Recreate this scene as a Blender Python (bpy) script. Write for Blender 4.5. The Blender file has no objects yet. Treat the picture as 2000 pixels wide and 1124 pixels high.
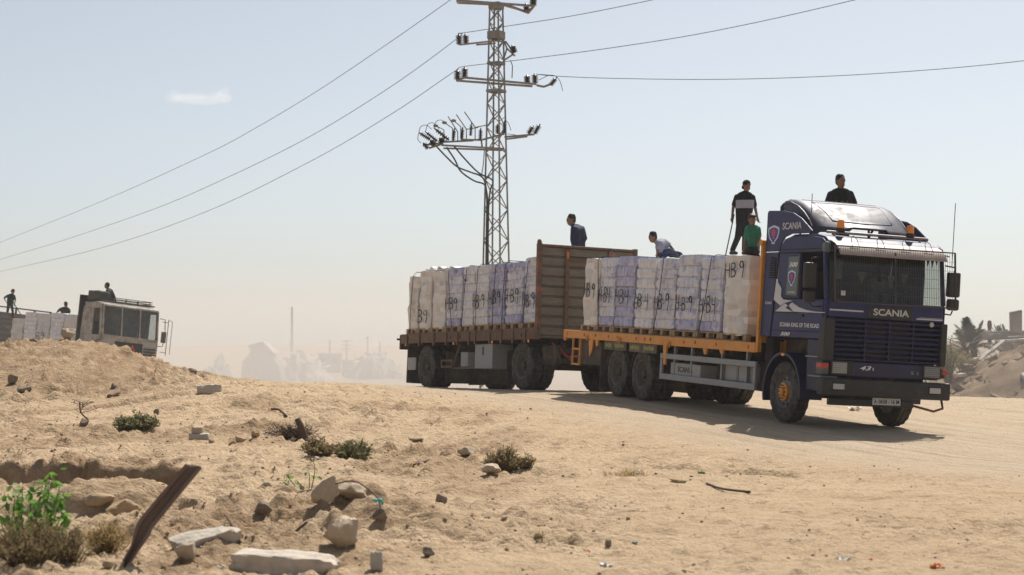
import bpy, bmesh, math, random
import numpy as np
from mathutils import Matrix, Vector, Quaternion, noise as mnoise
rng = random.Random(7)
C = bpy.context.scene.collection
scene = bpy.context.scene
# ------------------------------------------------------------------ camera, sky, sun, exposure
CAMZ = 1.6; FPX = 3450.0; HZ = 685.0; CX0, CY0 = 1000.0, 562.0
PITCH = math.atan((HZ - CY0) / FPX)
cam = bpy.data.cameras.new('camera'); camo = bpy.data.objects.new('camera', cam); C.objects.link(camo)
cam.sensor_width = 36.0; cam.lens = FPX / 2000.0 * 36.0
camo.location = (0, 0, CAMZ); camo.rotation_euler = (math.pi / 2 + PITCH, 0, 0)
cam.clip_start = 0.1; cam.clip_end = 6000
cam.dof.use_dof = True; cam.dof.focus_distance = 31.0; cam.dof.aperture_fstop = 2.8
scene.camera = camo
SUN_AZ = math.radians(23); SUN_EL = math.radians(54)     # azimuth from +Y toward +X
world = bpy.data.worlds.new('World'); scene.world = world; world.use_nodes = True
wn = world.node_tree.nodes; wl = world.node_tree.links
for n in list(wn): wn.remove(n)
wo = wn.new('ShaderNodeOutputWorld'); wb = wn.new('ShaderNodeBackground'); ws = wn.new('ShaderNodeTexSky')
ws.sky_type = 'NISHITA'; ws.sun_disc = False; ws.sun_elevation = SUN_EL; ws.sun_rotation = SUN_AZ
ws.air_density = 0.7; ws.dust_density = 1.5; ws.ozone_density = 1.0; ws.altitude = 0
whs = wn.new('ShaderNodeHueSaturation'); whs.inputs['Saturation'].default_value = 0.55
wl.new(ws.outputs[0], whs.inputs['Color']); wt = wn.new('ShaderNodeMix'); wt.data_type = 'RGBA'; wt.blend_type = 'MULTIPLY'; wt.inputs['Factor'].default_value = 1; wt.inputs['B'].default_value = (1.0, 1.015, .985, 1)
wl.new(whs.outputs[0], wt.inputs['A']); wl.new(wt.outputs['Result'], wb.inputs[0])
wb.inputs[1].default_value = 0.097; wl.new(wb.outputs[0], wo.inputs[0])
sl = bpy.data.lights.new('sun', 'SUN'); slo = bpy.data.objects.new('sun', sl); C.objects.link(slo)
sl.energy = 5.0; sl.angle = math.radians(0.6); sl.color = (1.0, 0.945, 0.86)
sdir = Vector((math.sin(SUN_AZ) * math.cos(SUN_EL), math.cos(SUN_AZ) * math.cos(SUN_EL), math.sin(SUN_EL)))
slo.rotation_euler = (-sdir).to_track_quat('-Z', 'Y').to_euler(); slo.location = sdir * 60
scene.view_settings.view_transform = 'Standard'; scene.view_settings.look = 'None'
scene.view_settings.exposure = 0.23; scene.view_settings.gamma = 1.0; scene.view_settings.use_curve_mapping = False
scene.cycles.volume_bounces = 2; scene.cycles.max_bounces = 6; scene.cycles.transparent_max_bounces = 24
scene.cycles.diffuse_bounces = 3; scene.cycles.caustics_reflective = False; scene.cycles.caustics_refractive = False

HAZE = .0004
DUSTS = [(-22, 125, 0, 55, 45, 8, .0054), (-18, 140, -1, 45, 50, 5, .007), (-34, 115, 0, 40, 34, 13, .0022), (-10, 165, 0, 60, 40, 9, .0038), (-14, 60.5, 1, 13, 4.5, 3.2, .004), (34, 84, 0, 16, 12, 7, .007)]
# ------------------------------------------------------------------ pixel -> direction helpers
def pray(px, py):
    x = (px - CX0) / FPX; u = (CY0 - py) / FPX
    return Vector((x, math.cos(PITCH) - u * math.sin(PITCH), math.sin(PITCH) + u * math.cos(PITCH)))
def at(px, py, Y):
    d = pray(px, py); t = Y / d.y
    return Vector((d.x * t, Y, CAMZ + d.z * t))

# ------------------------------------------------------------------ object helpers
def tag(o, label=None, cat=None, group=None, kind=None):
    if label: o['label'] = label
    if cat: o['category'] = cat
    if group: o['group'] = group
    if kind: o['kind'] = kind
    return o
def empty(name, mtx=None, parent=None):
    o = bpy.data.objects.new(name, None); C.objects.link(o); o.empty_display_size = 0.2
    if parent: o.parent = parent
    if mtx is not None:
        if parent: o.matrix_local = mtx
        else: o.matrix_world = mtx
    return o
def thing(name, label, cat, mtx, group=None):
    return tag(empty(name, mtx), label, cat, group)
class MB:
    def __init__(s): s.v = []; s.f = []
    def add(s, vs, fs):
        o = len(s.v); s.v += [tuple(v) for v in vs]; s.f += [tuple(i + o for i in f) for f in fs]; return s
    def box(s, x0, x1, y0, y1, z0, z1):
        vs = [(x, y, z) for z in (z0, z1) for y in (y0, y1) for x in (x0, x1)]
        return s.add(vs, [(0, 2, 3, 1), (4, 5, 7, 6), (0, 1, 5, 4), (2, 6, 7, 3), (0, 4, 6, 2), (1, 3, 7, 5)])
    def prism(s, poly, axis, a, b):
        n = len(poly)
        def mk(p, t):
            return (t, p[0], p[1]) if axis == 0 else ((p[0], t, p[1]) if axis == 1 else (p[0], p[1], t))
        vs = [mk(p, a) for p in poly] + [mk(p, b) for p in poly]
        ar = sum(poly[i][0] * poly[(i + 1) % n][1] - poly[(i + 1) % n][0] * poly[i][1] for i in range(n))
        flip = (ar > 0) != (axis != 1)
        if a > b: flip = not flip
        f0 = list(range(n)); f1 = list(range(n, 2 * n))
        if not flip: fs = [tuple(reversed(f0)), tuple(f1)] + [(i, (i + 1) % n, n + (i + 1) % n, n + i) for i in range(n)]
        else: fs = [tuple(f0), tuple(reversed(f1))] + [((i + 1) % n, i, n + i, n + (i + 1) % n) for i in range(n)]
        return s.add(vs, fs)
    def bar(s, p0, p1, w, h=None):
        h = h or w; p0 = Vector(p0); p1 = Vector(p1); d = p1 - p0
        if d.length < 1e-6: return s
        z = d.normalized(); up = Vector((0, 0, 1)) if abs(z.z) < .95 else Vector((0, 1, 0))
        x = up.cross(z).normalized(); y = z.cross(x)
        vs = [p + x * (a * w / 2) + y * (b * h / 2) for p in (p0, p1) for a, b in ((-1, -1), (1, -1), (1, 1), (-1, 1))]
        return s.add(vs, [(3, 2, 1, 0), (4, 5, 6, 7)] + [(i, (i + 1) % 4, 4 + (i + 1) % 4, 4 + i) for i in range(4)])
    def tube(s, pts, r, n=6):
        pts = [Vector(p) for p in pts]; k = len(pts); rr = r if isinstance(r, (list, tuple)) else [r] * k
        vs = []; px = None
        for i, p in enumerate(pts):
            t = (pts[min(i + 1, k - 1)] - pts[max(i - 1, 0)]).normalized()
            if px is None:
                up = Vector((0, 0, 1)) if abs(t.z) < .9 else Vector((1, 0, 0)); px = up.cross(t).normalized()
            px = (px - t * px.dot(t)).normalized(); py = t.cross(px)
            vs += [p + (px * math.cos(2 * math.pi * j / n) + py * math.sin(2 * math.pi * j / n)) * rr[i] for j in range(n)]
        fs = [tuple(reversed(range(n))), tuple(range((k - 1) * n, k * n))]
        for i in range(k - 1):
            fs += [(i * n + j, i * n + (j + 1) % n, (i + 1) * n + (j + 1) % n, (i + 1) * n + j) for j in range(n)]
        return s.add(vs, fs)
    def lathe(s, prof, o=(0, 0, 0), ax=(0, 0, 1), n=24, mod=None, close=False):
        o = Vector(o); z = Vector(ax).normalized(); up = Vector((1, 0, 0)) if abs(z.x) < .9 else Vector((0, 0, 1))
        x = (up - z * up.dot(z)).normalized(); y = z.cross(x); vs = []
        for i, (r, h) in enumerate(prof):
            for j in range(n):
                a = 2 * math.pi * j / n; q = r + (mod(i, j) if mod else 0)
                vs.append(o + z * h + (x * math.cos(a) + y * math.sin(a)) * q)
        k = len(prof); fs = []
        for i in range(k if close else k - 1):
            i2 = (i + 1) % k
            fs += [(i * n + j, i * n + (j + 1) % n, i2 * n + (j + 1) % n, i2 * n + j) for j in range(n)]
        if not close: fs += [tuple(reversed(range(n))), tuple(range((k - 1) * n, k * n))]
        return s.add(vs, fs)
    def ell(s, c, rad, M=None, nu=12, nv=8):
        c = Vector(c); vs = []; fs = []
        for i in range(nv + 1):
            t = math.pi * i / nv
            for j in range(nu):
                a = 2 * math.pi * j / nu
                v = Vector((math.sin(t) * math.cos(a) * rad[0], math.sin(t) * math.sin(a) * rad[1], math.cos(t) * rad[2]))
                vs.append(c + (M @ v if M else v))
        for i in range(nv):
            fs += [(i * nu + j, (i + 1) * nu + j, (i + 1) * nu + (j + 1) % nu, i * nu + (j + 1) % nu) for j in range(nu)]
        return s.add(vs, fs)
    def cap(s, a, b, ra, rb, n=10):
        a = Vector(a); b = Vector(b); d = b - a; L = d.length
        if L < 1e-5: return s.ell(a, (ra, ra, ra))
        prof = [(ra * math.cos(t), ra * math.sin(t)) for t in (-1.5, -1.1, -.6)] + [(ra, 0), ((ra + rb) / 2, L / 2), (rb, L)] + \
               [(rb * math.cos(t), L + rb * math.sin(t)) for t in (.6, 1.1, 1.5)]
        return s.lathe(prof, a, d, n)
    def mesh(s, name):
        m = bpy.data.meshes.new(name); m.from_pydata(s.v, [], s.f); m.update(); return m
    def build(s, name, mat, parent=None, smooth=False, bevel=0, mtx=None, bseg=1):
        return mobj(name, s.mesh(name), mat, parent, smooth, bevel, mtx, bseg)
def mobj(name, me, mat, parent=None, smooth=False, bevel=0, mtx=None, bseg=1):
    o = bpy.data.objects.new(name, me); C.objects.link(o)
    if mat is not None and not len(me.materials): me.materials.append(mat)
    if parent: o.parent = parent
    if mtx is not None:
        if parent: o.matrix_local = mtx
        else: o.matrix_world = mtx
    if smooth:
        me.polygons.foreach_set('use_smooth', [True] * len(me.polygons))
        if smooth == 'auto':
            me.set_sharp_from_angle(angle=math.radians(35))
    if bevel:
        b = o.modifiers.new('bevel', 'BEVEL'); b.width = bevel; b.segments = bseg; b.limit_method = 'ANGLE'; b.angle_limit = math.radians(40)
    return o
def copy_tree(o, parent=None):
    c = o.copy(); C.objects.link(c); c.parent = parent
    for ch in list(o.children): copy_tree(ch, c)
    return c
T3 = Matrix.Translation
def RZ(a): return Matrix.Rotation(a, 4, 'Z')

# ------------------------------------------------------------------ materials
def mat(name, col, rough=.7, metal=0., var=.15, scale=6., dirt=None, bump=0., bscale=30., spec=.5, coat=0., emis=None, stretch=None):
    m = bpy.data.materials.new(name); m.use_nodes = True; nt = m.node_tree; N = nt.nodes; L = nt.links
    b = N['Principled BSDF']; b.inputs['Roughness'].default_value = rough; b.inputs['Metallic'].default_value = metal
    b.inputs['Specular IOR Level'].default_value = spec; b.inputs['Coat Weight'].default_value = coat
    tc = N.new('ShaderNodeTexCoord'); src = tc.outputs['Object']
    if stretch:
        mp = N.new('ShaderNodeMapping'); mp.inputs['Scale'].default_value = stretch; L.new(src, mp.inputs[0]); src = mp.outputs[0]
    nz = N.new('ShaderNodeTexNoise'); nz.inputs['Scale'].default_value = scale; nz.inputs['Detail'].default_value = 6; nz.inputs['Roughness'].default_value = .65
    L.new(src, nz.inputs['Vector'])
    mx = N.new('ShaderNodeMix'); mx.data_type = 'RGBA'
    mx.inputs['A'].default_value = (*[max(0, c * (1 - var)) for c in col], 1); mx.inputs['B'].default_value = (*[min(1, c * (1 + var)) for c in col], 1)
    rp = N.new('ShaderNodeMapRange'); rp.inputs[1].default_value = .3; rp.inputs[2].default_value = .7; L.new(nz.outputs[0], rp.inputs[0])
    L.new(rp.outputs[0], mx.inputs['Factor']); out = mx.outputs['Result']
    if dirt:
        dc, amt, ds = dirt[:3]
        n2 = N.new('ShaderNodeTexNoise'); n2.inputs['Scale'].default_value = ds; n2.inputs['Detail'].default_value = 8; n2.inputs['Roughness'].default_value = .7
        L.new(src, n2.inputs['Vector'])
        r2 = N.new('ShaderNodeMapRange'); r2.inputs[1].default_value = .62 - amt * .4; r2.inputs[2].default_value = .8 - amt * .3; r2.inputs[4].default_value = min(1, .35 + amt)
        L.new(n2.outputs[0], r2.inputs[0])
        m2 = N.new('ShaderNodeMix'); m2.data_type = 'RGBA'; L.new(r2.outputs[0], m2.inputs['Factor']); L.new(out, m2.inputs['A']); m2.inputs['B'].default_value = (*dc, 1)
        out = m2.outputs['Result']
        rr = N.new('ShaderNodeMapRange'); rr.inputs[3].default_value = rough; rr.inputs[4].default_value = max(rough, .85); L.new(r2.outputs[0], rr.inputs[0]); L.new(rr.outputs[0], b.inputs['Roughness'])
    L.new(out, b.inputs['Base Color'])
    if bump:
        n3 = N.new('ShaderNodeTexNoise'); n3.inputs['Scale'].default_value = bscale; n3.inputs['Detail'].default_value = 5; L.new(src, n3.inputs['Vector'])
        bp = N.new('ShaderNodeBump'); bp.inputs['Strength'].default_value = bump; bp.inputs['Distance'].default_value = .02; L.new(n3.outputs[0], bp.inputs['Height']); L.new(bp.outputs[0], b.inputs['Normal'])
    if emis: b.inputs['Emission Color'].default_value = (*emis[0], 1); b.inputs['Emission Strength'].default_value = emis[1]
    return m
DUST = (.36, .28, .19)
M = {}
M['blue'] = mat('navy_paint', (.021, .025, .098), .48, var=.2, scale=4, dirt=((.085, .075, .07), .20, 5), spec=.35)
M['bluedark'] = mat('dark_navy_paint', (.012, .012, .05), .5, var=.2, dirt=((.06, .055, .055), .1, 3))
M['silver'] = mat('silver_stripe', (.55, .54, .55), .45, var=.06, dirt=(DUST, .12, 4))
M['white'] = mat('white_lettering', (.72, .71, .70), .6, var=.06)
M['black'] = mat('black_plastic', (.018, .017, .017), .55, var=.2, dirt=((.09, .075, .06), .22, 4))
M['matteblack'] = mat('matte_black', (.008, .008, .008), .9, var=.1)
M['rubber'] = mat('tyre_rubber', (.030, .028, .027), .85, var=.2, dirt=((.15, .12, .09), .42, 5), bump=.2)
M['steel'] = mat('grey_wheel_steel', (.20, .20, .21), .5, .3, var=.15, dirt=((.16, .12, .09), .3, 5))
M['rimdust'] = mat('dusty_rim', (.15, .13, .11), .7, .1, var=.2, dirt=(DUST, .3, 6))
M['yellow'] = mat('yellow_paint', (.62, .25, .022), .5, var=.12, scale=4, dirt=((.22, .13, .06), .2, 3))
M['orange'] = mat('amber_lens', (.95, .28, .02), .2, var=.05)
M['red'] = mat('red_lens', (.55, .04, .03), .35, var=.1)
M['greyrail'] = mat('grey_rail', (.24, .25, .26), .5, .2, var=.1, dirt=((.26, .21, .16), .2, 3))
M['greybox'] = mat('grey_box_paint', (.30, .31, .31), .6, var=.1, dirt=(DUST, .25, 3))
M['chassis'] = mat('chassis_dirt', (.035, .028, .022), .85, var=.3, dirt=((.14, .10, .07), .35, 3))
M['flap'] = mat('dusty_flap', (.055, .043, .034), .9, var=.2, dirt=((.16, .12, .085), .4, 2))
M['rust'] = mat('rusty_steel', (.14, .085, .055), .8, var=.3, scale=9, dirt=((.27, .11, .04), .22, 6), bump=.2)
M['olive'] = mat('olive_weathered_panel', (.175, .155, .12), .75, var=.25, scale=2, dirt=((.20, .085, .035), .30, 3), bump=.15, stretch=(1, 1, 4))
M['chip'] = mat('orange_primer', (.60, .16, .03), .7, var=.3, scale=14)
M['board'] = mat('olive_board', (.10, .09, .06), .8, var=.2, dirt=(DUST, .2, 6))
M['smudge'] = mat('faded_yellow_lettering', (.35, .30, .10), .8, var=.5, scale=40)
M['wood'] = mat('pallet_wood', (.36, .24, .13), .85, var=.3, scale=12, stretch=(1, 1, 6), dirt=((.12, .08, .05), .2, 5))
M['spray'] = mat('black_spray_paint', (.012, .012, .014), .7, var=.2)
M['crest_blue'] = mat('crest_blue', (.03, .05, .30), .5, var=.1)
M['crest_red'] = mat('crest_red', (.55, .05, .05), .5, var=.1)
M['crest_white'] = mat('crest_rim', (.55, .60, .75), .5, var=.1)
M['greenglass'] = mat('grey_green_panel', (.085, .115, .115), .35, var=.1, dirt=(DUST, .12, 5))
M['lampglass'] = mat('lamp_glass', (.45, .45, .43), .2, var=.1, dirt=(DUST, .25, 8))
M['chippost'] = mat('rusty_post_with_orange_primer', (.13, .075, .05), .8, var=.3, scale=9, dirt=((.62, .17, .03), .30, 5), bump=.2)
M['plate'] = mat('number_plate', (.60, .60, .56), .5, var=.08, dirt=(DUST, .2, 9))
M['visor'] = mat('dusty_sun_visor', (.34, .27, .24), .4, var=.15, dirt=(DUST, .2, 4))
M['mesh'] = mat('guard_wire', (.075, .062, .05), .6, .4, var=.2)
M['tan'] = mat('brown_radiator', (.055, .036, .02), .8, var=.3, scale=20)
M['deflector'] = mat('deflector_paint', (.028, .028, .07), .46, var=.12, dirt=((.17, .15, .135), .38, 3), coat=.1)
M['seat'] = mat('seat_cloth', (.06, .05, .05), .9, var=.2)
M['cloth_white'] = mat('white_cloth', (.55, .53, .48), .9, var=.1)
M['rope'] = mat('dark_strap', (.03, .028, .03), .8, var=.2)
def glass_mat(name, tint, refl=.1):
    m = bpy.data.materials.new(name); m.use_nodes = True; N = m.node_tree.nodes; L = m.node_tree.links; N.remove(N['Principled BSDF'])
    t = N.new('ShaderNodeBsdfTransparent'); t.inputs[0].default_value = (*tint, 1); g = N.new('ShaderNodeBsdfGlossy'); g.inputs['Roughness'].default_value = .06
    d = N.new('ShaderNodeBsdfDiffuse'); d.inputs[0].default_value = (.30, .25, .19, 1)
    fr = N.new('ShaderNodeFresnel'); fr.inputs[0].default_value = 1.45; x = N.new('ShaderNodeMixShader'); L.new(fr.outputs[0], x.inputs[0]); L.new(t.outputs[0], x.inputs[1]); L.new(g.outputs[0], x.inputs[2])
    nz = N.new('ShaderNodeTexNoise'); nz.inputs['Scale'].default_value = 3; nz.inputs['Detail'].default_value = 6; mr = N.new('ShaderNodeMapRange'); mr.inputs[1].default_value = .3; mr.inputs[2].default_value = .8; mr.inputs[4].default_value = refl * 2
    tc = N.new('ShaderNodeTexCoord'); L.new(tc.outputs['Object'], nz.inputs['Vector']); L.new(nz.outputs[0], mr.inputs[0])
    y = N.new('ShaderNodeMixShader'); L.new(mr.outputs[0], y.inputs[0]); L.new(x.outputs[0], y.inputs[1]); L.new(d.outputs[0], y.inputs[2]); L.new(y.outputs[0], N['Material Output'].inputs[0]); return m
M['glass'] = glass_mat('windscreen_glass', (.66, .69, .67), .03)
def load_mat(name, cols, cell=(13, 13, 1.1), rough=.38):
    # shrink-wrapped packs: bottle-sized cells of mixed tints under cloudy film
    m = bpy.data.materials.new(name); m.use_nodes = True; nt = m.node_tree; N = nt.nodes; L = nt.links; b = N['Principled BSDF']
    b.inputs['Roughness'].default_value = rough; b.inputs['Specular IOR Level'].default_value = .5
    tc = N.new('ShaderNodeTexCoord'); oi = N.new('ShaderNodeObjectInfo')
    add = N.new('ShaderNodeVectorMath'); add.operation = 'MULTIPLY_ADD'; cb = N.new('ShaderNodeCombineXYZ')
    L.new(oi.outputs['Random'], cb.inputs[0]); L.new(oi.outputs['Random'], cb.inputs[2])
    L.new(cb.outputs[0], add.inputs[0]); add.inputs[1].default_value = (37, 0, 53); L.new(tc.outputs['Object'], add.inputs[2])
    mp = N.new('ShaderNodeMapping'); mp.inputs['Scale'].default_value = cell; L.new(add.outputs[0], mp.inputs[0])
    vo = N.new('ShaderNodeTexVoronoi'); vo.inputs['Scale'].default_value = 1; vo.inputs['Randomness'].default_value = .45; L.new(mp.outputs[0], vo.inputs['Vector'])
    sx = N.new('ShaderNodeSeparateColor'); L.new(vo.outputs['Color'], sx.inputs[0])
    cr = N.new('ShaderNodeValToRGB'); cr.color_ramp.interpolation = 'LINEAR'; e = cr.color_ramp.elements
    while len(e) < len(cols): e.new(.5)
    for i, (p, c) in enumerate(cols): e[i].position = p; e[i].color = (*c, 1)
    L.new(sx.outputs[0], cr.inputs[0])
    nz = N.new('ShaderNodeTexNoise'); nz.inputs['Scale'].default_value = 2.6; nz.inputs['Detail'].default_value = 7; nz.inputs['Roughness'].default_value = .7; L.new(add.outputs[0], nz.inputs['Vector'])
    mr = N.new('ShaderNodeMapRange'); mr.inputs[1].default_value = .35; mr.inputs[2].default_value = .68; mr.inputs[3].default_value = .15; mr.inputs[4].default_value = .85; L.new(nz.outputs[0], mr.inputs[0])
    mx = N.new('ShaderNodeMix'); mx.data_type = 'RGBA'; L.new(mr.outputs[0], mx.inputs['Factor']); L.new(cr.outputs[0], mx.inputs['A']); mx.inputs['B'].default_value = (*cols[-1][1], 1)
    L.new(mx.outputs['Result'], b.inputs['Base Color'])
    n3 = N.new('ShaderNodeTexNoise'); n3.inputs['Scale'].default_value = 14; n3.inputs['Detail'].default_value = 4; L.new(add.outputs[0], n3.inputs['Vector'])
    bp = N.new('ShaderNodeBump'); bp.inputs['Strength'].default_value = .5; bp.inputs['Distance'].default_value = .02; L.new(n3.outputs[0], bp.inputs['Height']); L.new(bp.outputs[0], b.inputs['Normal'])
    return m
M['packs_blue'] = load_mat('blue_bottle_packs', [(0, (.17, .165, .36)), (.3, (.33, .33, .50)), (.5, (.58, .58, .64)), (.72, (.58, .50, .36)), (.8, (.56, .56, .63)), (1, (.66, .67, .73))])
M['packs_deep'] = load_mat('violet_bottle_packs', [(0, (.08, .07, .27)), (.4, (.21, .20, .40)), (.62, (.55, .55, .62)), (.72, (.18, .16, .44)), (.85, (.48, .42, .36)), (1, (.46, .46, .62))])
M['packs_pale'] = load_mat('pale_bottle_packs', [(0, (.36, .36, .50)), (.4, (.60, .60, .66)), (.6, (.62, .58, .53)), (1, (.72, .72, .74))])
M['wrap'] = load_mat('cream_stretch_wrap', [(0, (.36, .31, .27)), (.35, (.58, .53, .47)), (.6, (.50, .40, .32)), (.8, (.70, .66, .62)), (1, (.70, .67, .64))], cell=(2.2, 2.2, 13), rough=.42)
M['wrap_old'] = load_mat('grey_stretch_wrap', [(0, (.36, .36, .38)), (.4, (.52, .52, .54)), (.7, (.55, .47, .40)), (1, (.58, .58, .58))], cell=(3, 3, 6), rough=.5)

# ------------------------------------------------------------------ vehicle frames (x forward, y to its left, z up)
def frame(yaw, pitch, roll, loc, s):
    h = Vector((math.sin(yaw), -math.cos(yaw), 0)); l = Vector((math.cos(yaw), math.sin(yaw), 0)); up = Vector((0, 0, 1))
    h2 = h * math.cos(pitch) - up * math.sin(pitch); u2 = up * math.cos(pitch) + h * math.sin(pitch)
    l2 = l * math.cos(roll) - u2 * math.sin(roll); u3 = u2 * math.cos(roll) + l * math.sin(roll)
    R = Matrix((h2, l2, u3)).transposed().to_4x4()
    return Matrix.Translation(loc) @ R @ Matrix.Scale(s, 4)
KT, KR = .96, 1.06
MT = frame(.33638, .0357, .0470, (5.8856 * KT, 31.6953 * KT, CAMZ - (CAMZ - .27826) * KT), KT)
MR = frame(.46305, -.01026, .0326, (1.26466 * KR, 40.2906 * KR, CAMZ - (CAMZ - .67672) * KR), KR)
ML = frame(.77, .03, .095, (-14.50, 66.2, .42), 1.04)
TL1, TL2 = 6.224, 7.58        # rear axle positions of the truck
RL = 5.33                     # trailer wheelbase

# ------------------------------------------------------------------ ground heights
def sstep(a, b, x): 
    t = np.clip((x - a) / (b - a), 0, 1); return t * t * (3 - 2 * t)
def hsh(ix, iy, seed):
    n = (ix.astype(np.int64) * 374761393 + iy.astype(np.int64) * 668265263 + seed * 1442695041) & 0xffffffff
    n = ((n ^ (n >> 13)) * 1274126177) & 0xffffffff
    n = ((n ^ (n >> 16)) * 2246822519) & 0xffffffff
    return ((n ^ (n >> 15)) & 0xffff) / 65535.0
def vn(x, y, seed=0):
    ix = np.floor(x); iy = np.floor(y); fx = x - ix; fy = y - iy
    u = fx * fx * fx * (fx * (fx * 6 - 15) + 10); v = fy * fy * fy * (fy * (fy * 6 - 15) + 10)
    a = hsh(ix, iy, seed); b = hsh(ix + 1, iy, seed); c = hsh(ix, iy + 1, seed); d = hsh(ix + 1, iy + 1, seed)
    return (a * (1 - u) + b * u) * (1 - v) + (c * (1 - u) + d * u) * v - .5
def fbm(x, y, oct=4, seed=0, g=.5):
    s = 0; a = 1; 
    for o in range(oct):
        c, n = math.cos(.7 * o + .3), math.sin(.7 * o + .3)
        s = s + a * vn((x * c - y * n) * 2 ** o + 17 * o, (x * n + y * c) * 2 ** o, seed + o); a *= g
    return s
def clods(x, y, cell, seed, prob):
    u = x / cell; v = y / cell; iu = np.floor(u); iv = np.floor(v); h = np.zeros(np.shape(x))
    for di in (-1, 0, 1):
        for dj in (-1, 0, 1):
            a, b = iu + di, iv + dj
            r = .12 + .42 * hsh(a, b, seed + 3) ** 2; on = hsh(a, b, seed + 4) < prob
            d2 = (u - a - hsh(a, b, seed + 1)) ** 2 + ((v - b - hsh(a, b, seed + 2)) * (.8 + .6 * hsh(a, b, seed + 5))) ** 2
            h = np.maximum(h, np.where(on, np.sqrt(np.maximum(0, r * r - d2)) * (.5 + .7 * hsh(a, b, seed + 6)), 0))
    return h * cell
CP = []
for mt, pts in ((MT, [(0, -1.1), (0, 1.05), (-TL1, -1.1), (-TL1, 1.1), (-TL2, -1.1), (-TL2, 1.1)]), (MR, [(0, -1.1), (0, 1.1), (-RL, -1.1), (-RL, 1.1)])):
    for p in pts: CP.append(tuple(mt @ Vector((p[0], p[1], 0))))
def cpx(px, py, Y): CP.append(tuple(at(px, py, Y)))
for x in (-8, -2, 2, 8): CP.append((x, 3, 0)); CP.append((x * 1.5, -15, 0))
for x in (-5, -2, 1, 4.2): CP.append((x, 13, 0.0))
for x, y, z in ((-9, 14, .1), (8, 14, -.02), (-6, 22, .28), (-2, 22, .2), (2, 22, .14), (6, 21, .1), (11, 22, 0), (-3, 29, .45), (0.5, 28.5, .33), (10, 29, .12), (16, 30, .1), (-9.5, 29, .5),
                (14.5, 50, .24), (9, 46, .40), (22, 48, .2), (28, 30, .1), (28, 10, 0), (-28, 10, .1), (-28, 30, .8), (-20, 22, .4), (5.5, 42, .55), (1, 36, .55),
                (-4, 55, .1), (3, 56, .2), (-4, 62, -.8), (4, 64, -.6), (14, 64, -.5), (24, 64, -.3), (-25, 48, .8), (-25, 62, .5), (-11, 52, .4), (-11, 62, .3)): CP.append((x, y, z))
for px, py in ((440, 750), (520, 751), (600, 751), (700, 751), (770, 753)): cpx(px, py, 43)
cpx(840, 759, 43)
for px, py in ((-150, 672), (0, 679), (60, 671), (110, 668), (200, 671), (250, 686), (300, 706), (370, 727), (420, 745)): cpx(px, py, 40)
for px, py in ((-100, 735), (0, 735), (100, 728), (200, 730), (300, 745)): cpx(px, py, 36.5)
for px, py in ((-100, 800), (0, 800), (100, 800), (200, 798), (320, 783), (420, 775)): cpx(px, py, 33)
for px, py in ((0, 705), (150, 700)): cpx(px, py, 46)
CPA = np.array(CP); _s = 10.0
def _tk(r2): return np.where(r2 > 1e-12, r2 * np.log(np.maximum(r2, 1e-12)), 0)
_n = len(CPA); _P = np.c_[np.ones(_n), CPA[:, :2] / _s]
_K = _tk(((CPA[:, None, :2] - CPA[None, :, :2]) ** 2).sum(-1) / _s ** 2) + 2e-3 * np.eye(_n)
_A = np.block([[_K, _P], [_P.T, np.zeros((3, 3))]]); _w = np.linalg.solve(_A, np.r_[CPA[:, 2], 0, 0, 0])
def tps(x, y):
    z = _w[_n] + _w[_n + 1] * x / _s + _w[_n + 2] * y / _s
    for i in range(_n): z = z + _w[i] * _tk(((x - CPA[i, 0]) ** 2 + (y - CPA[i, 1]) ** 2) / _s ** 2)
    return z
def farz(x, y):
    z = -2.4 + 3.0 * np.exp(-((x + 16) / 10) ** 2 - ((y - 66) / 14) ** 2) + 1.6 * np.exp(-((x - 20) / 14) ** 2 - ((y - 70) / 12) ** 2)
    z = z + 4.6 * np.exp(-((x - 43) / 11) ** 2 - ((y - 118) / 26) ** 2) + 2.5 * np.exp(-((x - 36) / 8) ** 2 - ((y - 112) / 10) ** 2)
    z = z + sstep(330, 900, y) * (7.0 + 7 * fbm(x / 130, y / 260, 5, 91, .6))
    z = z + sstep(95, 140, y) * .9 * fbm(x / 14, y / 20, 4, 55) * (1 - sstep(400, 600, y))
    return z
def basez(x, y):
    x = np.asarray(x, float); y = np.asarray(y, float)
    w = sstep(56, 72, y)
    return tps(np.clip(x, -30, 30), np.clip(y, -18, 74)) * (1 - w) + farz(x, y) * w
def bank(x, y):                    # eroded banks: (x centre, half length, y of wall, drop, recover)
    z = 0 * x
    for xc, hl, yc, sl, drop, rec in BANKS:
        yw = yc + sl * (x - xc) + .25 * vn(x * 1.3, x * 0 + yc, 5) + .08 * vn(x * 6, x * 0 + yc, 6)
        t = yw - y; a = 1 - sstep(.75, 1.0, np.abs(x - xc) / hl)
        z = z - drop * a * sstep(-.03, .10, t) * (1 - sstep(rec * .4, rec, t))
    return z
PILES = [(-1.45, 16.6, .62, .75, .26), (-.85, 15.6, .6, .5, .12), (-3.9, 17.4, .7, .6, .20), (-2.5, 16.2, .5, .5, .08), (-1.6, 13.9, .9, .4, .10), (-3.3, 27.2, .9, 1.0, .10)]
BANKS = [(-5.9, 2.3, 20.9, .15, .70, 2.3), (-6.2, 1.1, 20.3, .3, .40, 1.6), (2.2, .55, 22.3, -.5, .07, .8), (3.0, .5, 22.0, -.9, .08, .9), (-7.4, 2.2, 34.0, 1.0, .16, 1.2), (-3.9, 1.1, 17.0, .3, .12, 1.1)]
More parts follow.
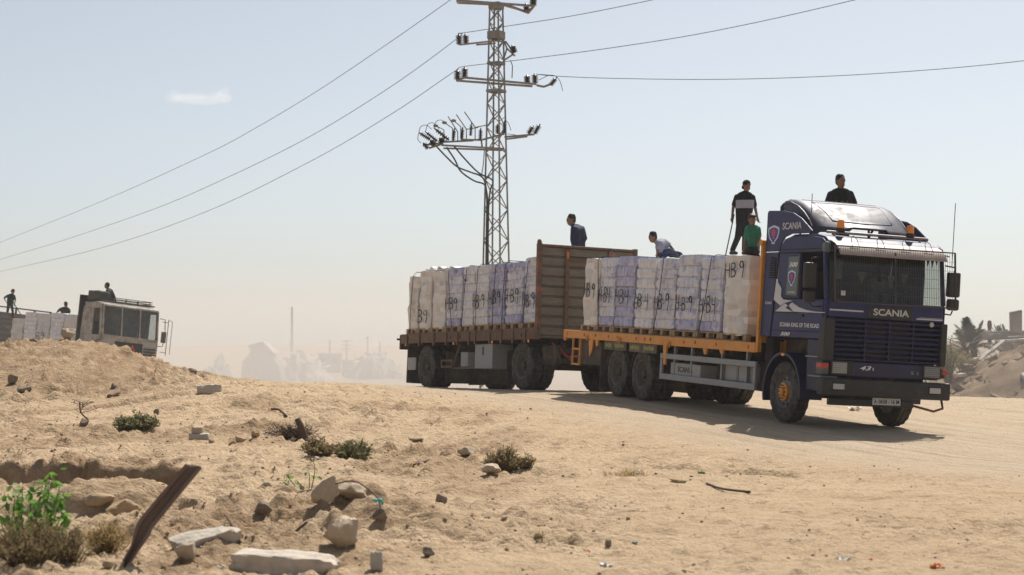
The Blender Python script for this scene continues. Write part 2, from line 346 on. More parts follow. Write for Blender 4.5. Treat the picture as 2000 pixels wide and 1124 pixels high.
def road_mask(x, y):
    # wheel track corridor: trailer -> truck -> curving off past the camera's right
    P = [(-7, 62), (-1.3, 47.5), (1.4, 42.6), (3.4, 36.8), (5.6, 30.4), (7.6, 25.0), (11.5, 19.5), (17, 15)]
    d = np.full(np.shape(x), 1e9); s = np.zeros(np.shape(x)); acc = 0
    for (x0, y0), (x1, y1) in zip(P[:-1], P[1:]):
        dx, dy = x1 - x0, y1 - y0; L2 = dx * dx + dy * dy; L = math.sqrt(L2)
        t = np.clip(((x - x0) * dx + (y - y0) * dy) / L2, 0, 1)
        ex = x - (x0 + t * dx); ey = y - (y0 + t * dy); dd = np.sqrt(ex * ex + ey * ey)
        sg = np.sign(dx * ey - dy * ex); m = dd < np.abs(d); d = np.where(m, dd * sg, d)
    return d
def gz(x, y, detail=True):
    x = np.asarray(x, float); y = np.asarray(y, float)
    z = basez(x, y) + bank(x, y)
    for xc, yc, sx_2, sy_2, a_2 in PILES: z = z + a_2 * np.exp(-(np.abs((x - xc) / sx_2) ** 2.4 + np.abs((y - yc) / sy_2) ** 2.4))
    if not detail: return z
    lat = road_mask(x, y); rd = (1 - sstep(2.6, 6.0, np.abs(lat))) * (1 - sstep(60, 75, y))
    right = sstep(-3, 2, lat) * sstep(6, 10, y) * (1 - sstep(48, 60, y)) * .85      # open sand beyond the track is smoother
    rough = 1 - np.maximum(rd * .95, right * .8)
    near = 1 - sstep(60, 120, y); hil = sstep(20, 30, x) * sstep(80, 95, y) * (1 - sstep(160, 200, y))
    left = 1 - sstep(-3, 1.0, x - (y - 12) * .06 - .6)
    mnd = (1 - sstep(-7.6, -5.2, x)) * sstep(33, 35.5, y) * (1 - sstep(41, 44, y))
    patch = .45 + 1.1 * sstep(-.1, .2, fbm(x / 1.7, y / 2.1, 3, 44))
    z = z + near * rough * (.06 * fbm(x / 1.6, y / 1.6, 3, 1) + patch * (.028 + .03 * left + .02 * mnd) * fbm(x / .40, y / .34, 4, 2, .62) + patch * (.028 + .015 * left + .05 * mnd) * fbm(x / .17, y / .22, 3, 3, .7))
    lsn = left * sstep(0, .22, fbm(x / 1.3, y / 2.0, 3, 99)) * (1 - sstep(31, 34, y)); z = z + near * rough * lsn * (.05 * fbm(x / .5, y / .4, 4, 101, .65) + .9 * clods(x, y, .22, 110, .4) + .9 * clods(x, y, .11, 120, .5))
    z = z + near * rough * (sstep(-.12, .25, fbm(x / 1.3, y / 1.3, 3, 61)) * (.35 + .65 * left) + mnd) * (.2 * clods(x, y, .34, 70, .3) + .85 * clods(x, y, .17, 75, .35) + 1.0 * clods(x, y, .09, 80, .5))
    z = z - near * rough * patch * (.022 + .022 * left + .05 * mnd) * sstep(.18, .42, vn(x / .26, y / .16, 27))
    cl = vn(x / .17, y / .19, 21); z = z + near * rough * (.03 + .05 * left) * sstep(.22, .48, cl) * sstep(-.1, .25, vn(x / 1.9, y / 1.9, 22))
    z = z + near * rd * (.014 * fbm(x / .5, y / .5, 3, 7) + .012 * vn(x / .12, y / .12, 8))
    rut = np.exp(-((np.abs(lat) - 1.02) / .35) ** 2) + .6 * np.exp(-((lat + 2.5) / .3) ** 2) + .5 * np.exp(-((lat + 3.3) / .25) ** 2)
    z = z + near * sstep(0, 8, 34 - y) * (-.025 * rut + .012 * vn(lat * 7, y * .12, 12) * (1 - sstep(4, 7, np.abs(lat)))) 
    z = z + near * (1 - rd) * right * .03 * vn(lat * 3.1, y * .1, 13)
    z = z + hil * (.9 * fbm(x / 4, y / 5, 4, 31, .6) + .32 * fbm(x / .8, y / 1.1, 3, 32, .6))
    return z
def gz1(x, y, detail=True): return float(gz(np.array([x]), np.array([y]), detail)[0])
def ground_at(px, py, y0=9., y1=52.):
    ys = np.linspace(y0, y1, 900); d = pray(px, py); xs = d.x / d.y * ys; zr = CAMZ + d.z / d.y * ys
    g = gz(xs, ys, False); i = np.argmax(g >= zr)
    if g[i] < zr[i]: i = len(ys) - 1
    return Vector((xs[i], ys[i], float(gz(xs[i:i + 1], ys[i:i + 1])[0])))
def grid_mesh(name, X, Y, Z):
    r, c = X.shape; me = bpy.data.meshes.new(name); me.vertices.add(r * c)
    me.vertices.foreach_set('co', np.stack([X, Y, Z], -1).astype(np.float32).ravel())
    i = np.arange((r - 1) * (c - 1)); a = (i // (c - 1)) * c + i % (c - 1)
    q = np.stack([a, a + 1, a + c + 1, a + c], 1).astype(np.int32).ravel(); nf = len(i)
    me.loops.add(nf * 4); me.loops.foreach_set('vertex_index', q); me.polygons.add(nf)
    me.polygons.foreach_set('loop_start', np.arange(0, nf * 4, 4, dtype=np.int32)); me.polygons.foreach_set('loop_total', np.full(nf, 4, np.int32))
    me.polygons.foreach_set('use_smooth', np.ones(nf, bool)); me.update(); return me
rows = np.r_[np.linspace(-30, 7, 20)[:-1], 7 * np.exp(np.arange(0, math.log(64 / 7), .0026)), 64 * np.exp(np.arange(.004, math.log(170 / 64), .0045)), 170 * np.exp(np.arange(.01, math.log(1100 / 170), .012))]
cols = np.r_[-np.geomspace(2.2, .42, 30), np.linspace(-.41, .41, 460), np.geomspace(.42, 2.2, 30)]
wid = np.sqrt(rows ** 2 + 36)
GX = cols[None, :] * wid[:, None]; GY = np.repeat(rows[:, None], len(cols), 1); GZ = gz(GX, GY)
gme = grid_mesh('ground', GX, GY, GZ)
lat_ = road_mask(GX, GY); rd_ = (1 - sstep(2.4, 5.2, np.abs(lat_))) * .95 + .75 * sstep(2, 6, lat_) * (1 - sstep(60, 80, GY)); hl_ = np.maximum(sstep(18, 28, GX) * sstep(75, 95, GY), .62 * sstep(80, 120, GY))
mn_ = .9 * (1 - sstep(-4.3, -3.6, GX)) * sstep(18.8, 19.6, GY) * (1 - sstep(20.9, 21.3, GY)) + (1 - sstep(-7.8, -6.2, GX)) * sstep(33, 35.5, GY) * (1 - sstep(46, 50, GY)) + .85 * (1 - sstep(-3, 1.0, GX - (GY - 12) * .06 - .6)) * sstep(0, .22, fbm(GX / 1.3, GY / 2.0, 3, 99)) * (1 - sstep(31, 34, GY)) + .8 * np.clip(sum(np.exp(-(np.abs((GX - p_[0]) / p_[2]) ** 2.4 + np.abs((GY - p_[1]) / p_[3]) ** 2.4)) for p_ in PILES), 0, 1)
for nm, arr in (('road', np.clip(rd_, 0, 1)), ('rubble', hl_), ('loose', np.clip(mn_, 0, 1)), ('lat', lat_)):
    at_ = gme.attributes.new(nm, 'FLOAT', 'POINT'); at_.data.foreach_set('value', arr.astype(np.float32).ravel())
def ground_mat():
    # packed track, loose earth and rubble soil mixed by where each lies
    m = bpy.data.materials.new('sandy_earth'); m.use_nodes = True; nt = m.node_tree; N = nt.nodes; L = nt.links; b = N['Principled BSDF']
    b.inputs['Roughness'].default_value = .95; b.inputs['Specular IOR Level'].default_value = .1
    tc = N.new('ShaderNodeTexCoord')
    def nz(sc, det=5, ro=.6):
        n = N.new('ShaderNodeTexNoise'); n.inputs['Scale'].default_value = sc; n.inputs['Detail'].default_value = det; n.inputs['Roughness'].default_value = ro; L.new(tc.outputs['Object'], n.inputs['Vector']); return n.outputs[0]
    def mr(s, a, b_, c=0., d=1.):
        n = N.new('ShaderNodeMapRange'); L.new(s, n.inputs[0]); n.inputs[1].default_value = a; n.inputs[2].default_value = b_; n.inputs[3].default_value = c; n.inputs[4].default_value = d; return n.outputs[0]
    def mix(f, A, B):
        n = N.new('ShaderNodeMix'); n.data_type = 'RGBA'
        L.new(f, n.inputs['Factor'])
        for k, v in (('A', A), ('B', B)):
            if isinstance(v, tuple): n.inputs[k].default_value = (*v, 1)
            else: L.new(v, n.inputs[k])
        return n.outputs['Result']
    def attr(a):
        n = N.new('ShaderNodeAttribute'); n.attribute_name = a; return n.outputs['Fac']
    c = mix(mr(nz(.45, 6), .3, .7), SAND[0], SAND[1])
    c = mix(mr(nz(1.7, 8, .72), .46, .68, 0, .8), c, SAND[2])
    c = mix(mr(nz(8, 7, .75), .53, .70, 0, .7), c, SAND[3])
    c = mix(mr(nz(2.6, 9, .78), .53, .65, 0, .6), c, SAND[3])
    c = mix(attr('road'), c, mix(mr(nz(1.2, 5), .3, .7), SAND[4], SAND[5]))
    lo = N.new('ShaderNodeMath'); lo.operation = 'MULTIPLY'; L.new(attr('loose'), lo.inputs[0]); L.new(mr(nz(3.5, 7, .7), .3, .62), lo.inputs[1])
    c = mix(lo.outputs[0], c, (.275, .18, .105))
    cx_ = N.new('ShaderNodeCombineXYZ'); sy_ = N.new('ShaderNodeSeparateXYZ'); L.new(tc.outputs['Object'], sy_.inputs[0]); L.new(attr('lat'), cx_.inputs[0]); ml_ = N.new('ShaderNodeMath'); ml_.operation = 'MULTIPLY'; ml_.inputs[1].default_value = .035; L.new(sy_.outputs[1], ml_.inputs[0]); L.new(ml_.outputs[0], cx_.inputs[1])
    tn = N.new('ShaderNodeTexNoise'); tn.inputs['Scale'].default_value = 5; tn.inputs['Detail'].default_value = 6; tn.inputs['Roughness'].default_value = .7; L.new(cx_.outputs[0], tn.inputs['Vector'])
    tf = N.new('ShaderNodeMath'); tf.operation = 'MULTIPLY'; L.new(attr('road'), tf.inputs[0]); L.new(mr(tn.outputs[0], .46, .66, 0, .75), tf.inputs[1])
    c = mix(tf.outputs[0], c, (.34, .26, .18))
    rb = mix(mr(nz(.35, 6, .7), .38, .62), (.13, .088, .055), (.28, .20, .13))
    c = mix(attr('rubble'), c, rb)
    vo = N.new('ShaderNodeTexVoronoi'); vo.inputs['Scale'].default_value = 26; L.new(tc.outputs['Object'], vo.inputs['Vector'])
    pe = N.new('ShaderNodeMath'); pe.operation = 'MULTIPLY'; L.new(mr(vo.outputs['Distance'], .16, .1), pe.inputs[0]); L.new(mr(nz(7, 2), .52, .6), pe.inputs[1])
    c = mix(pe.outputs[0], c, mix(mr(nz(31, 2), .45, .55), (.14, .10, .07), (.46, .40, .33)))
    L.new(c, b.inputs['Base Color'])
    bp = N.new('ShaderNodeBump'); bp.inputs['Strength'].default_value = .85; bp.inputs['Distance'].default_value = .04
    v2 = N.new('ShaderNodeTexVoronoi'); v2.inputs['Scale'].default_value = 17; v2.inputs['Detail'].default_value = 2; L.new(tc.outputs['Object'], v2.inputs['Vector'])
    a0 = N.new('ShaderNodeMath'); a0.operation = 'MULTIPLY_ADD'; L.new(v2.outputs['Distance'], a0.inputs[0]); a0.inputs[1].default_value = -.7; L.new(nz(12, 9, .8), a0.inputs[2])
    ad = N.new('ShaderNodeMath'); ad.operation = 'ADD'; L.new(a0.outputs[0], ad.inputs[0])
    mu = N.new('ShaderNodeMath'); mu.operation = 'MULTIPLY'; mu.inputs[1].default_value = .5; L.new(nz(70, 4), mu.inputs[0]); L.new(mu.outputs[0], ad.inputs[1])
    L.new(ad.outputs[0], bp.inputs['Height']); L.new(bp.outputs[0], b.inputs['Normal']); return m
SAND = [(.515, .375, .24), (.57, .425, .28), (.42, .305, .19), (.255, .175, .108), (.50, .39, .275), (.55, .44, .325)]
ground = mobj('ground', gme, ground_mat()); tag(ground, 'sandy earth with eroded banks and a beaten dirt track', kind='structure')
# ------------------------------------------------------------------ lettering
def text_mesh(s, w, h, shear=0., bold=.0, ext=.002):
    cu = bpy.data.curves.new('lettering', 'FONT'); cu.body = s; cu.size = 1; cu.extrude = 0.02; cu.offset = bold; cu.shear = shear; cu.resolution_u = 3
    o = bpy.data.objects.new('lettering', cu); C.objects.link(o)
    me = bpy.data.meshes.new_from_object(o.evaluated_get(bpy.context.evaluated_depsgraph_get()))
    C.objects.unlink(o); bpy.data.objects.remove(o); bpy.data.curves.remove(cu)
    co = np.empty(len(me.vertices) * 3); me.vertices.foreach_get('co', co); co = co.reshape(-1, 3)
    lo, hi = co.min(0), co.max(0); out = np.zeros_like(co)
    out[:, 0] = (co[:, 0] - lo[0]) / (hi[0] - lo[0]) * w; out[:, 1] = (co[:, 1] - lo[1]) / (hi[1] - lo[1]) * h; out[:, 2] = (co[:, 2] - lo[2]) / (hi[2] - lo[2]) * ext
    me.vertices.foreach_set('co', out.ravel()); me.update(); return me
def side_text(s, parent, x0, z0, x1, h, y, mt, name='lettering', dz=0., **k):
    # reads along +x on a wall facing -y; dz = drop from start to end
    me = text_mesh(s, x1 - x0, h, **k)
    m4 = Matrix(((1, 0, 0, x0), (0, 0, -1, y), (dz / (x1 - x0), 1, 0, z0), (0, 0, 0, 1)))
    return mobj(name, me, mt, parent, mtx=m4)
def front_text(s, parent, y0, z0, y1, h, x, mt, name='lettering', **k):
    me = text_mesh(s, y1 - y0, h, **k)
    m4 = Matrix(((0, 0, 1, x), (1, 0, 0, y0), (0, 1, 0, z0), (0, 0, 0, 1)))
    return mobj(name, me, mt, parent, mtx=m4)
GL = {'H': ([[(0, 0), (.04, 1)], [(.5, -.02), (.5, .98)], [(0, .5), (.52, .5)]]),
      'B': ([[(0, 0), (0, 1), (.3, 1), (.45, .85), (.38, .65), (.06, .54), (.4, .48), (.52, .3), (.42, .08), (0, 0)]]),
      '9': ([[(.48, .72), (.36, .96), (.14, .98), (.02, .78), (.12, .58), (.36, .58), (.48, .76), (.46, .35), (.34, -.1)]]),
      '4': ([[(.02, .95), (.06, .5), (.46, .52)], [(.46, 1), (.42, -.12)]]), '>': ([[(0, 1.3), (.3, .8)], [(.3, .8), (.27, 1.0)], [(.3, .8), (.1, .86)]]), '-': ([[(0, .45), (.22, .45)]]), '.': ([[(.05, .42), (.15, .44)]])}
def spray(s, parent, x0, z0, w, h, y, r, name='spray_letter', lw=.02):
    n = sum(.55 if c in '-.' else 1 for c in s if c != ' ') + .4 * s.count(' '); cw = w / n; x = x0
    for c in s:
        if c == ' ': x += .4 * cw; continue
        ww = cw * (.55 if c in '-.' else 1); dy = r.uniform(-.03, .03); tl = r.uniform(-.06, .06); sc = r.uniform(.88, 1.12)
        mb = MB()
        for st in GL[c]:
            pts = [(x + ww * .85 * px / (.3 if c in '-.' else .6) + tl * pz * h, z0 + dy + pz * h * sc) for px, pz in st]
            for (a, b), (c2, d) in zip(pts[:-1], pts[1:]):
                q = r.uniform(.8, 1.25) * lw; mb.bar((a, y, b), (c2, y, d), .006, q) if abs(c2 - a) > abs(d - b) else mb.bar((a, y, b), (c2, y, d), q, .006)
        x += ww; mb.build(name, M['spray'], parent)

# ------------------------------------------------------------------ wheels
def tyre_mesh(r=.54, w=.28, lug=18):
    rr = .295; h = w / 2
    prof = [(rr, -h * .75), (rr + .05, -h * .95), (r - .10, -h), (r - .03, -h * .93), (r - .004, -h * .8), (r, -h * .45), (r - .012, -h * .40), (r - .012, -h * .30), (r, -h * .25), (r, h * .25), (r - .012, h * .30), (r - .012, h * .40), (r, h * .45), (r - .004, h * .8), (r - .03, h * .93), (r - .10, h), (rr + .05, h * .95), (rr, h * .75)]
    return MB().lathe(prof, ax=(0, 1, 0), n=60, close=True, mod=lambda i, j: (-.016 if (j % 3 == 0 and (i in (3, 4, 5, 12, 13, 14))) else 0)).mesh('tyre')
TYRE = tyre_mesh()
def dish(out):   # out=+1 convex front-axle disc, -1 deep rear dish ; axis y, outside at -y
    if out > 0:
        prof = [(.30, .12), (.31, -.10), (.295, -.125), (.285, -.10), (.27, -.05), (.25, -.045), (.20, -.075), (.15, -.085), (.15, -.06), (0.01, -.06)]
    else:
        prof = [(.30, .12), (.31, -.11), (.30, -.135), (.285, -.13), (.275, -.08), (.265, .02), (.24, .05), (.17, .045), (.15, .02), (.01, .02)]
    return MB().lathe(prof, ax=(0, 1, 0), n=36).mesh('rim')
DISH_F, DISH_R = dish(1), dish(-1)
def hub_front():
    mb = MB().lathe([(.165, -.06), (.165, -.135), (.150, -.145), (.085, -.145), (.075, -.125), (.06, -.125), (.055, -.165), (.01, -.168)], ax=(0, 1, 0), n=24)
    return mb.mesh('hub_ring')
def studs(R, y0, y1, n, rad, name):
    mb = MB()
    for k in range(n):
        a = 2 * math.pi * k / n; mb.tube([(R * math.cos(a), y0, R * math.sin(a)), (R * math.cos(a), y1, R * math.sin(a))], rad, 6)
    return mb.mesh(name)
HUBF = hub_front(); STUDF = studs(.118, -.14, -.175, 10, .012, 'stud'); HOLES = studs(.222, -.055, -.072, 10, .024, 'vent_hole')
HUBR = MB().lathe([(.13, .04), (.13, -.03), (.10, -.05), (.09, -.10), (.05, -.12), (.01, -.12)], ax=(0, 1, 0), n=20).mesh('hub'); STUDR = studs(.115, -.02, -.06, 10, .014, 'stud')
for m_, k_ in ((TYRE, 'rubber'), (DISH_F, 'steel'), (DISH_R, 'rimdust'), (HUBF, 'yellow'), (STUDF, 'rust'), (HOLES, 'matteblack'), (HUBR, 'chassis'), (STUDR, 'steel')):
    m_.materials.append(M[k_]); m_.polygons.foreach_set('use_smooth', [True] * len(m_.polygons)); m_.set_sharp_from_angle(angle=math.radians(40))
def wheel(parent, x, y, z=.54, kind='F', r=.54, steer=0., side=-1):
    m4 = T3((x, y, z)) @ RZ(steer + (0 if side < 0 else math.pi)) @ Matrix.Scale(r / .54, 4)
    w = empty('wheel', m4, parent)
    mobj('tyre', TYRE, None, w)
    if kind == 'F':
        mobj('rim', DISH_F, None, w); mobj('vent_hole', HOLES, None, w); mobj('hub_ring', HUBF, None, w); mobj('wheel_stud', STUDF, None, w)
    elif kind == 'R':
        mobj('rim', DISH_R, None, w); mobj('hub', HUBR, None, w); mobj('wheel_stud', STUDR, None, w)
    return w
def arc(r, a0, a1, n): return [(r * math.cos(a0 + (a1 - a0) * i / n), r * math.sin(a0 + (a1 - a0) * i / n)) for i in range(n + 1)]

# ------------------------------------------------------------------ blue lorry
trk = thing('cargo_truck', 'navy blue flatbed lorry with roof deflector, windscreen grille and yellow load bed', 'truck', MT)
YN, YF = -1.22, 1.13           # cab sides
def B(name, mt, *boxes, bevel=.01, parent=trk, **k):
    mb = MB()
    for b in boxes: mb.box(*b)
    return mb.build(name, M[mt], parent, bevel=bevel, **k)
body = MB()
for a, b in ((YN, YN + .05), (YF, YF - .05)):
    body.prism([(-.53, 1.5), (1.40, 1.5), (1.42, 2.19), (-.42, 2.19)], 1, a, b)
    wr_ = .46 if a == YN else .72
    body.prism([(-.42, 2.19), (wr_, 2.19), (wr_ - .01, 3.0), (-.34, 3.0)], 1, a, b)
    body.prism([(1.31, 2.19), (1.42, 2.19), (1.30, 3.0), (1.20, 3.0)], 1, a, b)
    body.prism([(-.34, 3.0), (1.30, 3.0), (1.26, 3.18), (1.15, 3.24), (.85, 3.28), (.05, 3.29), (-.18, 3.25), (-.30, 3.15)], 1, a, b)
body.prism([(-.53, 1.5), (-.48, 1.5), (-.30, 3.12), (-.35, 3.12)], 1, YN + .05, YF - .05)                    # back wall
body.prism([(-.35, 3.10), (-.18, 3.27), (.05, 3.33), (.85, 3.32), (1.15, 3.27), (1.28, 3.19), (1.31, 3.03), (1.24, 3.03), (1.2, 3.14), (.85, 3.25), (.05, 3.26), (-.28, 3.1)], 1, YN + .06, YF - .06)
body.box(1.36, 1.425, YN + .05, YF - .05, 1.90, 2.19)                                                          # front scuttle panel
body.box(-.5, 1.36, YN + .05, YF - .05, 1.5, 1.56)                                                             # floor
body.build('cab_body', M['blue'], trk, bevel=.022, bseg=2, smooth='auto')
# door, seams, quarter panel
dr = MB().prism([(.44, 1.64), (1.33, 1.64), (1.335, 2.17), (.455, 2.17)], 1, YN - .012, YN + .001).build('door', M['blue'], trk, bevel=.006)
MB().prism([(.43, 2.20), (.455, 2.20), (.445, 3.02), (.42, 3.02)], 1, YN - .012, YN - .001).prism([(.42, 3.0), (1.22, 3.0), (1.21, 3.03), (.42, 3.03)], 1, YN - .013, YN - .001).build('window_frame', M['black'], dr)
MB().box(.52, .68, YN - .04, YN - .012, 1.87, 1.915).build('handle', M['black'], dr, bevel=.006)
B('panel_seam', 'matteblack', (-.52, 1.40, YN - .003, YN + .01, 1.935, 1.947), (-.52, 1.36, YN - .003, YN + .01, 1.615, 1.627), (-.33, 1.22, YN - .003, YN + .01, 3.05, 3.062), bevel=0)
MB().prism([(.02, 2.93), (.40, 2.93), (.37, 2.24), (-.03, 2.25)], 1, YN - .008, YN + .001).build('quarter_panel', M['greenglass'], trk, bevel=.015)
MB().prism([(.0, 2.95), (.42, 2.95), (.39, 2.21), (-.05, 2.22)], 1, YN - .004, YN + .002).build('quarter_panel_frame', M['black'], trk, bevel=.01)
side_text('500', trk, .05, 2.745, .36, .085, YN - .009, M['white'], shear=.35, bold=.03)
side_text('SCANIA', trk, .05, 2.28, .30, .04, YN - .009, M['white'])
def crest(parent, x, z, w, h, y):
    sh = [(-.5, .62), (-.25, .78), (0, .86), (.25, .78), (.5, .62), (.5, .2), (.38, -.3), (.14, -.62), (.14, -.8), (-.14, -.8), (-.14, -.62), (-.38, -.3), (-.5, .2)]
    P = lambda s: [(x + a * w * s, z + b * h * .62 * s) for a, b in sh]
    c = MB().prism(P(1), 1, y - .004, y).build('crest', M['crest_white'], parent)
    MB().prism(P(.78), 1, y - .007, y - .0041).build('crest_field', M['crest_blue'], c)
    g = [(-.05, -.5), (.2, -.45), (.12, -.25), (.3, -.1), (.2, .05), (.34, .2), (.2, .3), (.28, .5), (.08, .42), (0, .6), (-.12, .45), (-.3, .42), (-.16, .28), (-.34, .12), (-.14, .08), (-.2, -.12), (-.05, -.22)]
    MB().prism([(x + a * w * .72, z + (b * .85 + .08) * h * .62) for a, b in g], 1, y - .010, y - .0071).build('crest_emblem', M['crest_red'], c)
crest(trk, .17, 2.545, .27, .27, YN - .009)
# silver swoosh
sw1 = [(-.39, 2.53), (-.19, 2.37), (-.19, 2.23), (-.10, 2.17), (.24, 2.15), (-.03, 2.11), (-.19, 2.06), (-.45, 2.16)]
sw2 = [(.12, 2.065), (.24, 2.12), (.49, 2.04), (.75, 1.995), (1.06, 1.97), (1.40, 1.965), (1.40, 1.952), (1.2, 1.952), (.81, 1.955), (.30, 1.96)]
sw3 = [(-.37, 1.955), (-.17, 2.05), (-.02, 2.10), (.09, 2.06), (.0, 2.02), (.22, 1.97), (.27, 1.955)]
for s_ in (sw1, sw2, sw3): MB().prism(s_, 1, YN - .015, YN - .0035).build('swoosh_stripe', M['silver'], trk)
side_text('SCANIA KING OF THE ROAD', trk, -.17, 1.69, 1.24, .075, YN - .014, M['white'], bold=.012)
side_text('500', trk, -.15, 1.53, .20, .065, YN - .005, M['white'], shear=.35, bold=.03)
# side fairing behind cab, with louvre and crest
wing = [(-.90, 3.03), (-.90, 3.74), (-.86, 3.78), (-.3, 3.76), (.07, 3.71), (.38, 3.60), (.63, 3.46), (.79, 3.37), (.74, 3.33), (.05, 3.335), (-.20, 3.28), (-.32, 3.17), (-.36, 3.03)]
for a in (YN, YF - .04): MB().prism(wing, 1, a, a + .04).build('side_fairing', M['blue'], trk, bevel=.012)
for a in (YN, YF - .04): MB().prism([(-.95, 1.5), (-.58, 1.5), (-.40, 3.02), (-.90, 3.02)], 1, a + .005, a + .045).build('lower_fairing', M['blue'], trk, bevel=.012)
side_text('SCANIA', trk, -.28, 3.415, .42, .125, YN - .003, M['silver'], bold=.015)
crest(trk, -.61, 3.33, .42, .33, YN - .001)
lv = MB().prism([(-.66, 2.94), (-.46, 2.92), (-.47, 2.55), (-.72, 2.55)], 1, YN - .001, YN + .01).build('louvre', M['matteblack'], trk)
for k in range(8): MB().box(-.70 + .002 * k, -.48, YN - .012, YN - .001, 2.575 + k * .044, 2.59 + k * .044).build('slat', M['bluedark'], lv)
side_text('SCANIA', trk, -.80, 2.08, -.55, .05, YN - .001, M['white'], dz=.0)
# roof deflector : curved shell
prof = [(-.55, 3.62), (-.56, 3.93), (-.46, 3.99), (-.26, 3.97), (.02, 3.89), (.25, 3.77), (.45, 3.62), (.60, 3.47), (.66, 3.38)]
ny = 18; vs = []; ya, yb = -1.12, .86; D_ = MB()
for k in range(ny + 1):
    u = k / ny; y = ya + (yb - ya) * u; e = min(u, 1 - u) * (yb - ya); rd = .16
    sh = rd - math.sqrt(max(0, rd * rd - (rd - e) ** 2)) if e < rd else 0
    bulge = .24 * (1 - (2 * u - 1) ** 2)
    for i, (x, z) in enumerate(prof):
        t = i / (len(prof) - 1)
        zz = z - sh * .5 - (0.02 if False else 0)
        if i == len(prof) - 1: zz += .10 * (1 if .30 < u < .72 else 0)
        vs.append((x + bulge * t - sh * .3, y, zz))
n_ = len(prof); fs = [(k * n_ + i, k * n_ + i + 1, (k + 1) * n_ + i + 1, (k + 1) * n_ + i) for k in range(ny) for i in range(n_ - 1)]
D_.add(vs, fs); dfl = D_.build('roof_deflector', M['deflector'], trk, smooth=True)
so = dfl.modifiers.new('solid', 'SOLIDIFY'); so.thickness = .025; so.offset = -1
for y in (ya + .03, yb - .03):
    MB().prism([(-.50, 3.55), (-.52, 3.90), (-.44, 3.95), (-.26, 3.93), (.02, 3.85), (.25, 3.73), (.45, 3.58), (.56, 3.46), (.40, 3.44), (-.1, 3.50)], 1, y - .01, y + .01).build('deflector_cheek', M['deflector'], trk)
rp = MB()     # raised rib frame on the deflector skin
def dpt(u, t):
    f = t * (n_ - 1); i = min(int(f), n_ - 2); q = f - i; k = u * ny; k0 = min(int(k), ny - 1); w = k - k0
    g = lambda kk: Vector(vs[kk * n_ + i]).lerp(Vector(vs[kk * n_ + i + 1]), q)
    return g(k0).lerp(g(k0 + 1), w)
for path in ([(.12, .36), (.5, .36), (.88, .36)], [(.16, .45), (.2, .78), (.5, .80), (.8, .78), (.84, .45), (.5, .44), (.16, .45)]):
    pts = [dpt(*a).lerp(dpt(*b), j / 8) for a, b in zip(path[:-1], path[1:]) for j in range(9)]
    pts = []
    for a, b in zip(path[:-1], path[1:]):
        pts += [dpt(a[0] + (b[0] - a[0]) * j / 8, a[1] + (b[1] - a[1]) * j / 8) for j in range(9)]
    rp.tube(pts, .009, 5)
rp.build('deflector_rib', M['bluedark'], trk, smooth=True)
for a_, b_ in (((.35, -.9, 3.3), (.52, -.9, 3.5)), ((.35, .6, 3.3), (.52, .6, 3.5)), ((-.4, -.8, 3.2), (-.4, -.8, 3.8)), ((-.4, .6, 3.2), (-.4, .6, 3.8)), ((.5, .05, 3.3), (.66, .05, 3.46))): MB().bar(a_, b_, .03).build('deflector_strut', M['black'], trk)
# roof bars, beacons, visor, guard
MB().tube([(1.0, -1.05, 3.36), (1.0, .95, 3.36)], .025, 8).bar((1.0, -.9, 3.28), (1.0, -.9, 3.37), .03).bar((1.0, .8, 3.28), (1.0, .8, 3.37), .03).build('roof_bar', M['visor'], trk, smooth='auto')
for y in (-.78, .60):
    bc = MB().lathe([(.06, 3.36), (.075, 3.38), (.075, 3.43), (.06, 3.44)], (1.0, y, 0), n=16).build('beacon_base', M['black'], trk, smooth='auto')
    MB().lathe([(.062, 3.44), (.066, 3.46), (.062, 3.55), (.05, 3.575), (.01, 3.58)], (1.0, y, 0), n=16).build('beacon_lens', M['orange'], bc, smooth='auto')
vz = [(1.27, 3.20), (1.40, 3.16), (1.56, 3.04), (1.60, 2.96), (1.585, 2.955), (1.54, 3.03), (1.39, 3.145), (1.27, 3.18)]
MB().prism(vz, 1, -1.10, 1.0).build('sun_visor', M['visor'], trk, smooth='auto', bevel=.004)
for y in (-.75, -.25, .25, .7):
    MB().tube([(1.5, y - .07, 3.10), (1.42, y - .055, 3.24), (1.38, y, 3.30), (1.42, y + .055, 3.24), (1.5, y + .07, 3.10)], .006, 5).build('visor_wire_loop', M['mesh'], trk)
MB().box(1.17, 1.33, YN - .012, YN + .10, 2.98, 3.18).build('corner_patch', M['greenglass'], trk, bevel=.05, bseg=3)
gx0, gx1 = 1.66, 1.56
gf = MB()
GP = lambda y, z: (gx0 + (gx1 - gx0) * (z - 2.16) / .95, y, z)
for a, b in (((-1.19, 2.16), (-1.19, 3.10)), ((1.17, 2.16), (1.17, 3.12)), ((-.02, 2.16), (-.02, 3.05)), ((-1.19, 2.16), (1.17, 2.16)), ((-1.19, 3.10), (1.17, 3.12))): gf.bar(GP(*a), GP(*b), .022)
gd = gf.build('windscreen_guard', M['mesh'], trk)
for y in (-1.1, 1.05): MB().bar(GP(y, 2.18), (1.40, y, 2.15), .02).bar(GP(y, 3.05), (1.3, y, 3.1), .02).build('guard_bracket', M['mesh'], gd)
gw = MB()
for k in range(52): y = -1.17 + k * .0455; gw.bar(GP(y, 2.16), GP(y, 3.1), .0045)
for k in range(1, 6): gw.bar(GP(-1.19, 2.16 + k * .157), GP(1.17, 2.16 + k * .16), .005)
tag(gw.build('guard_wire', M['mesh'], gd), kind='stuff')
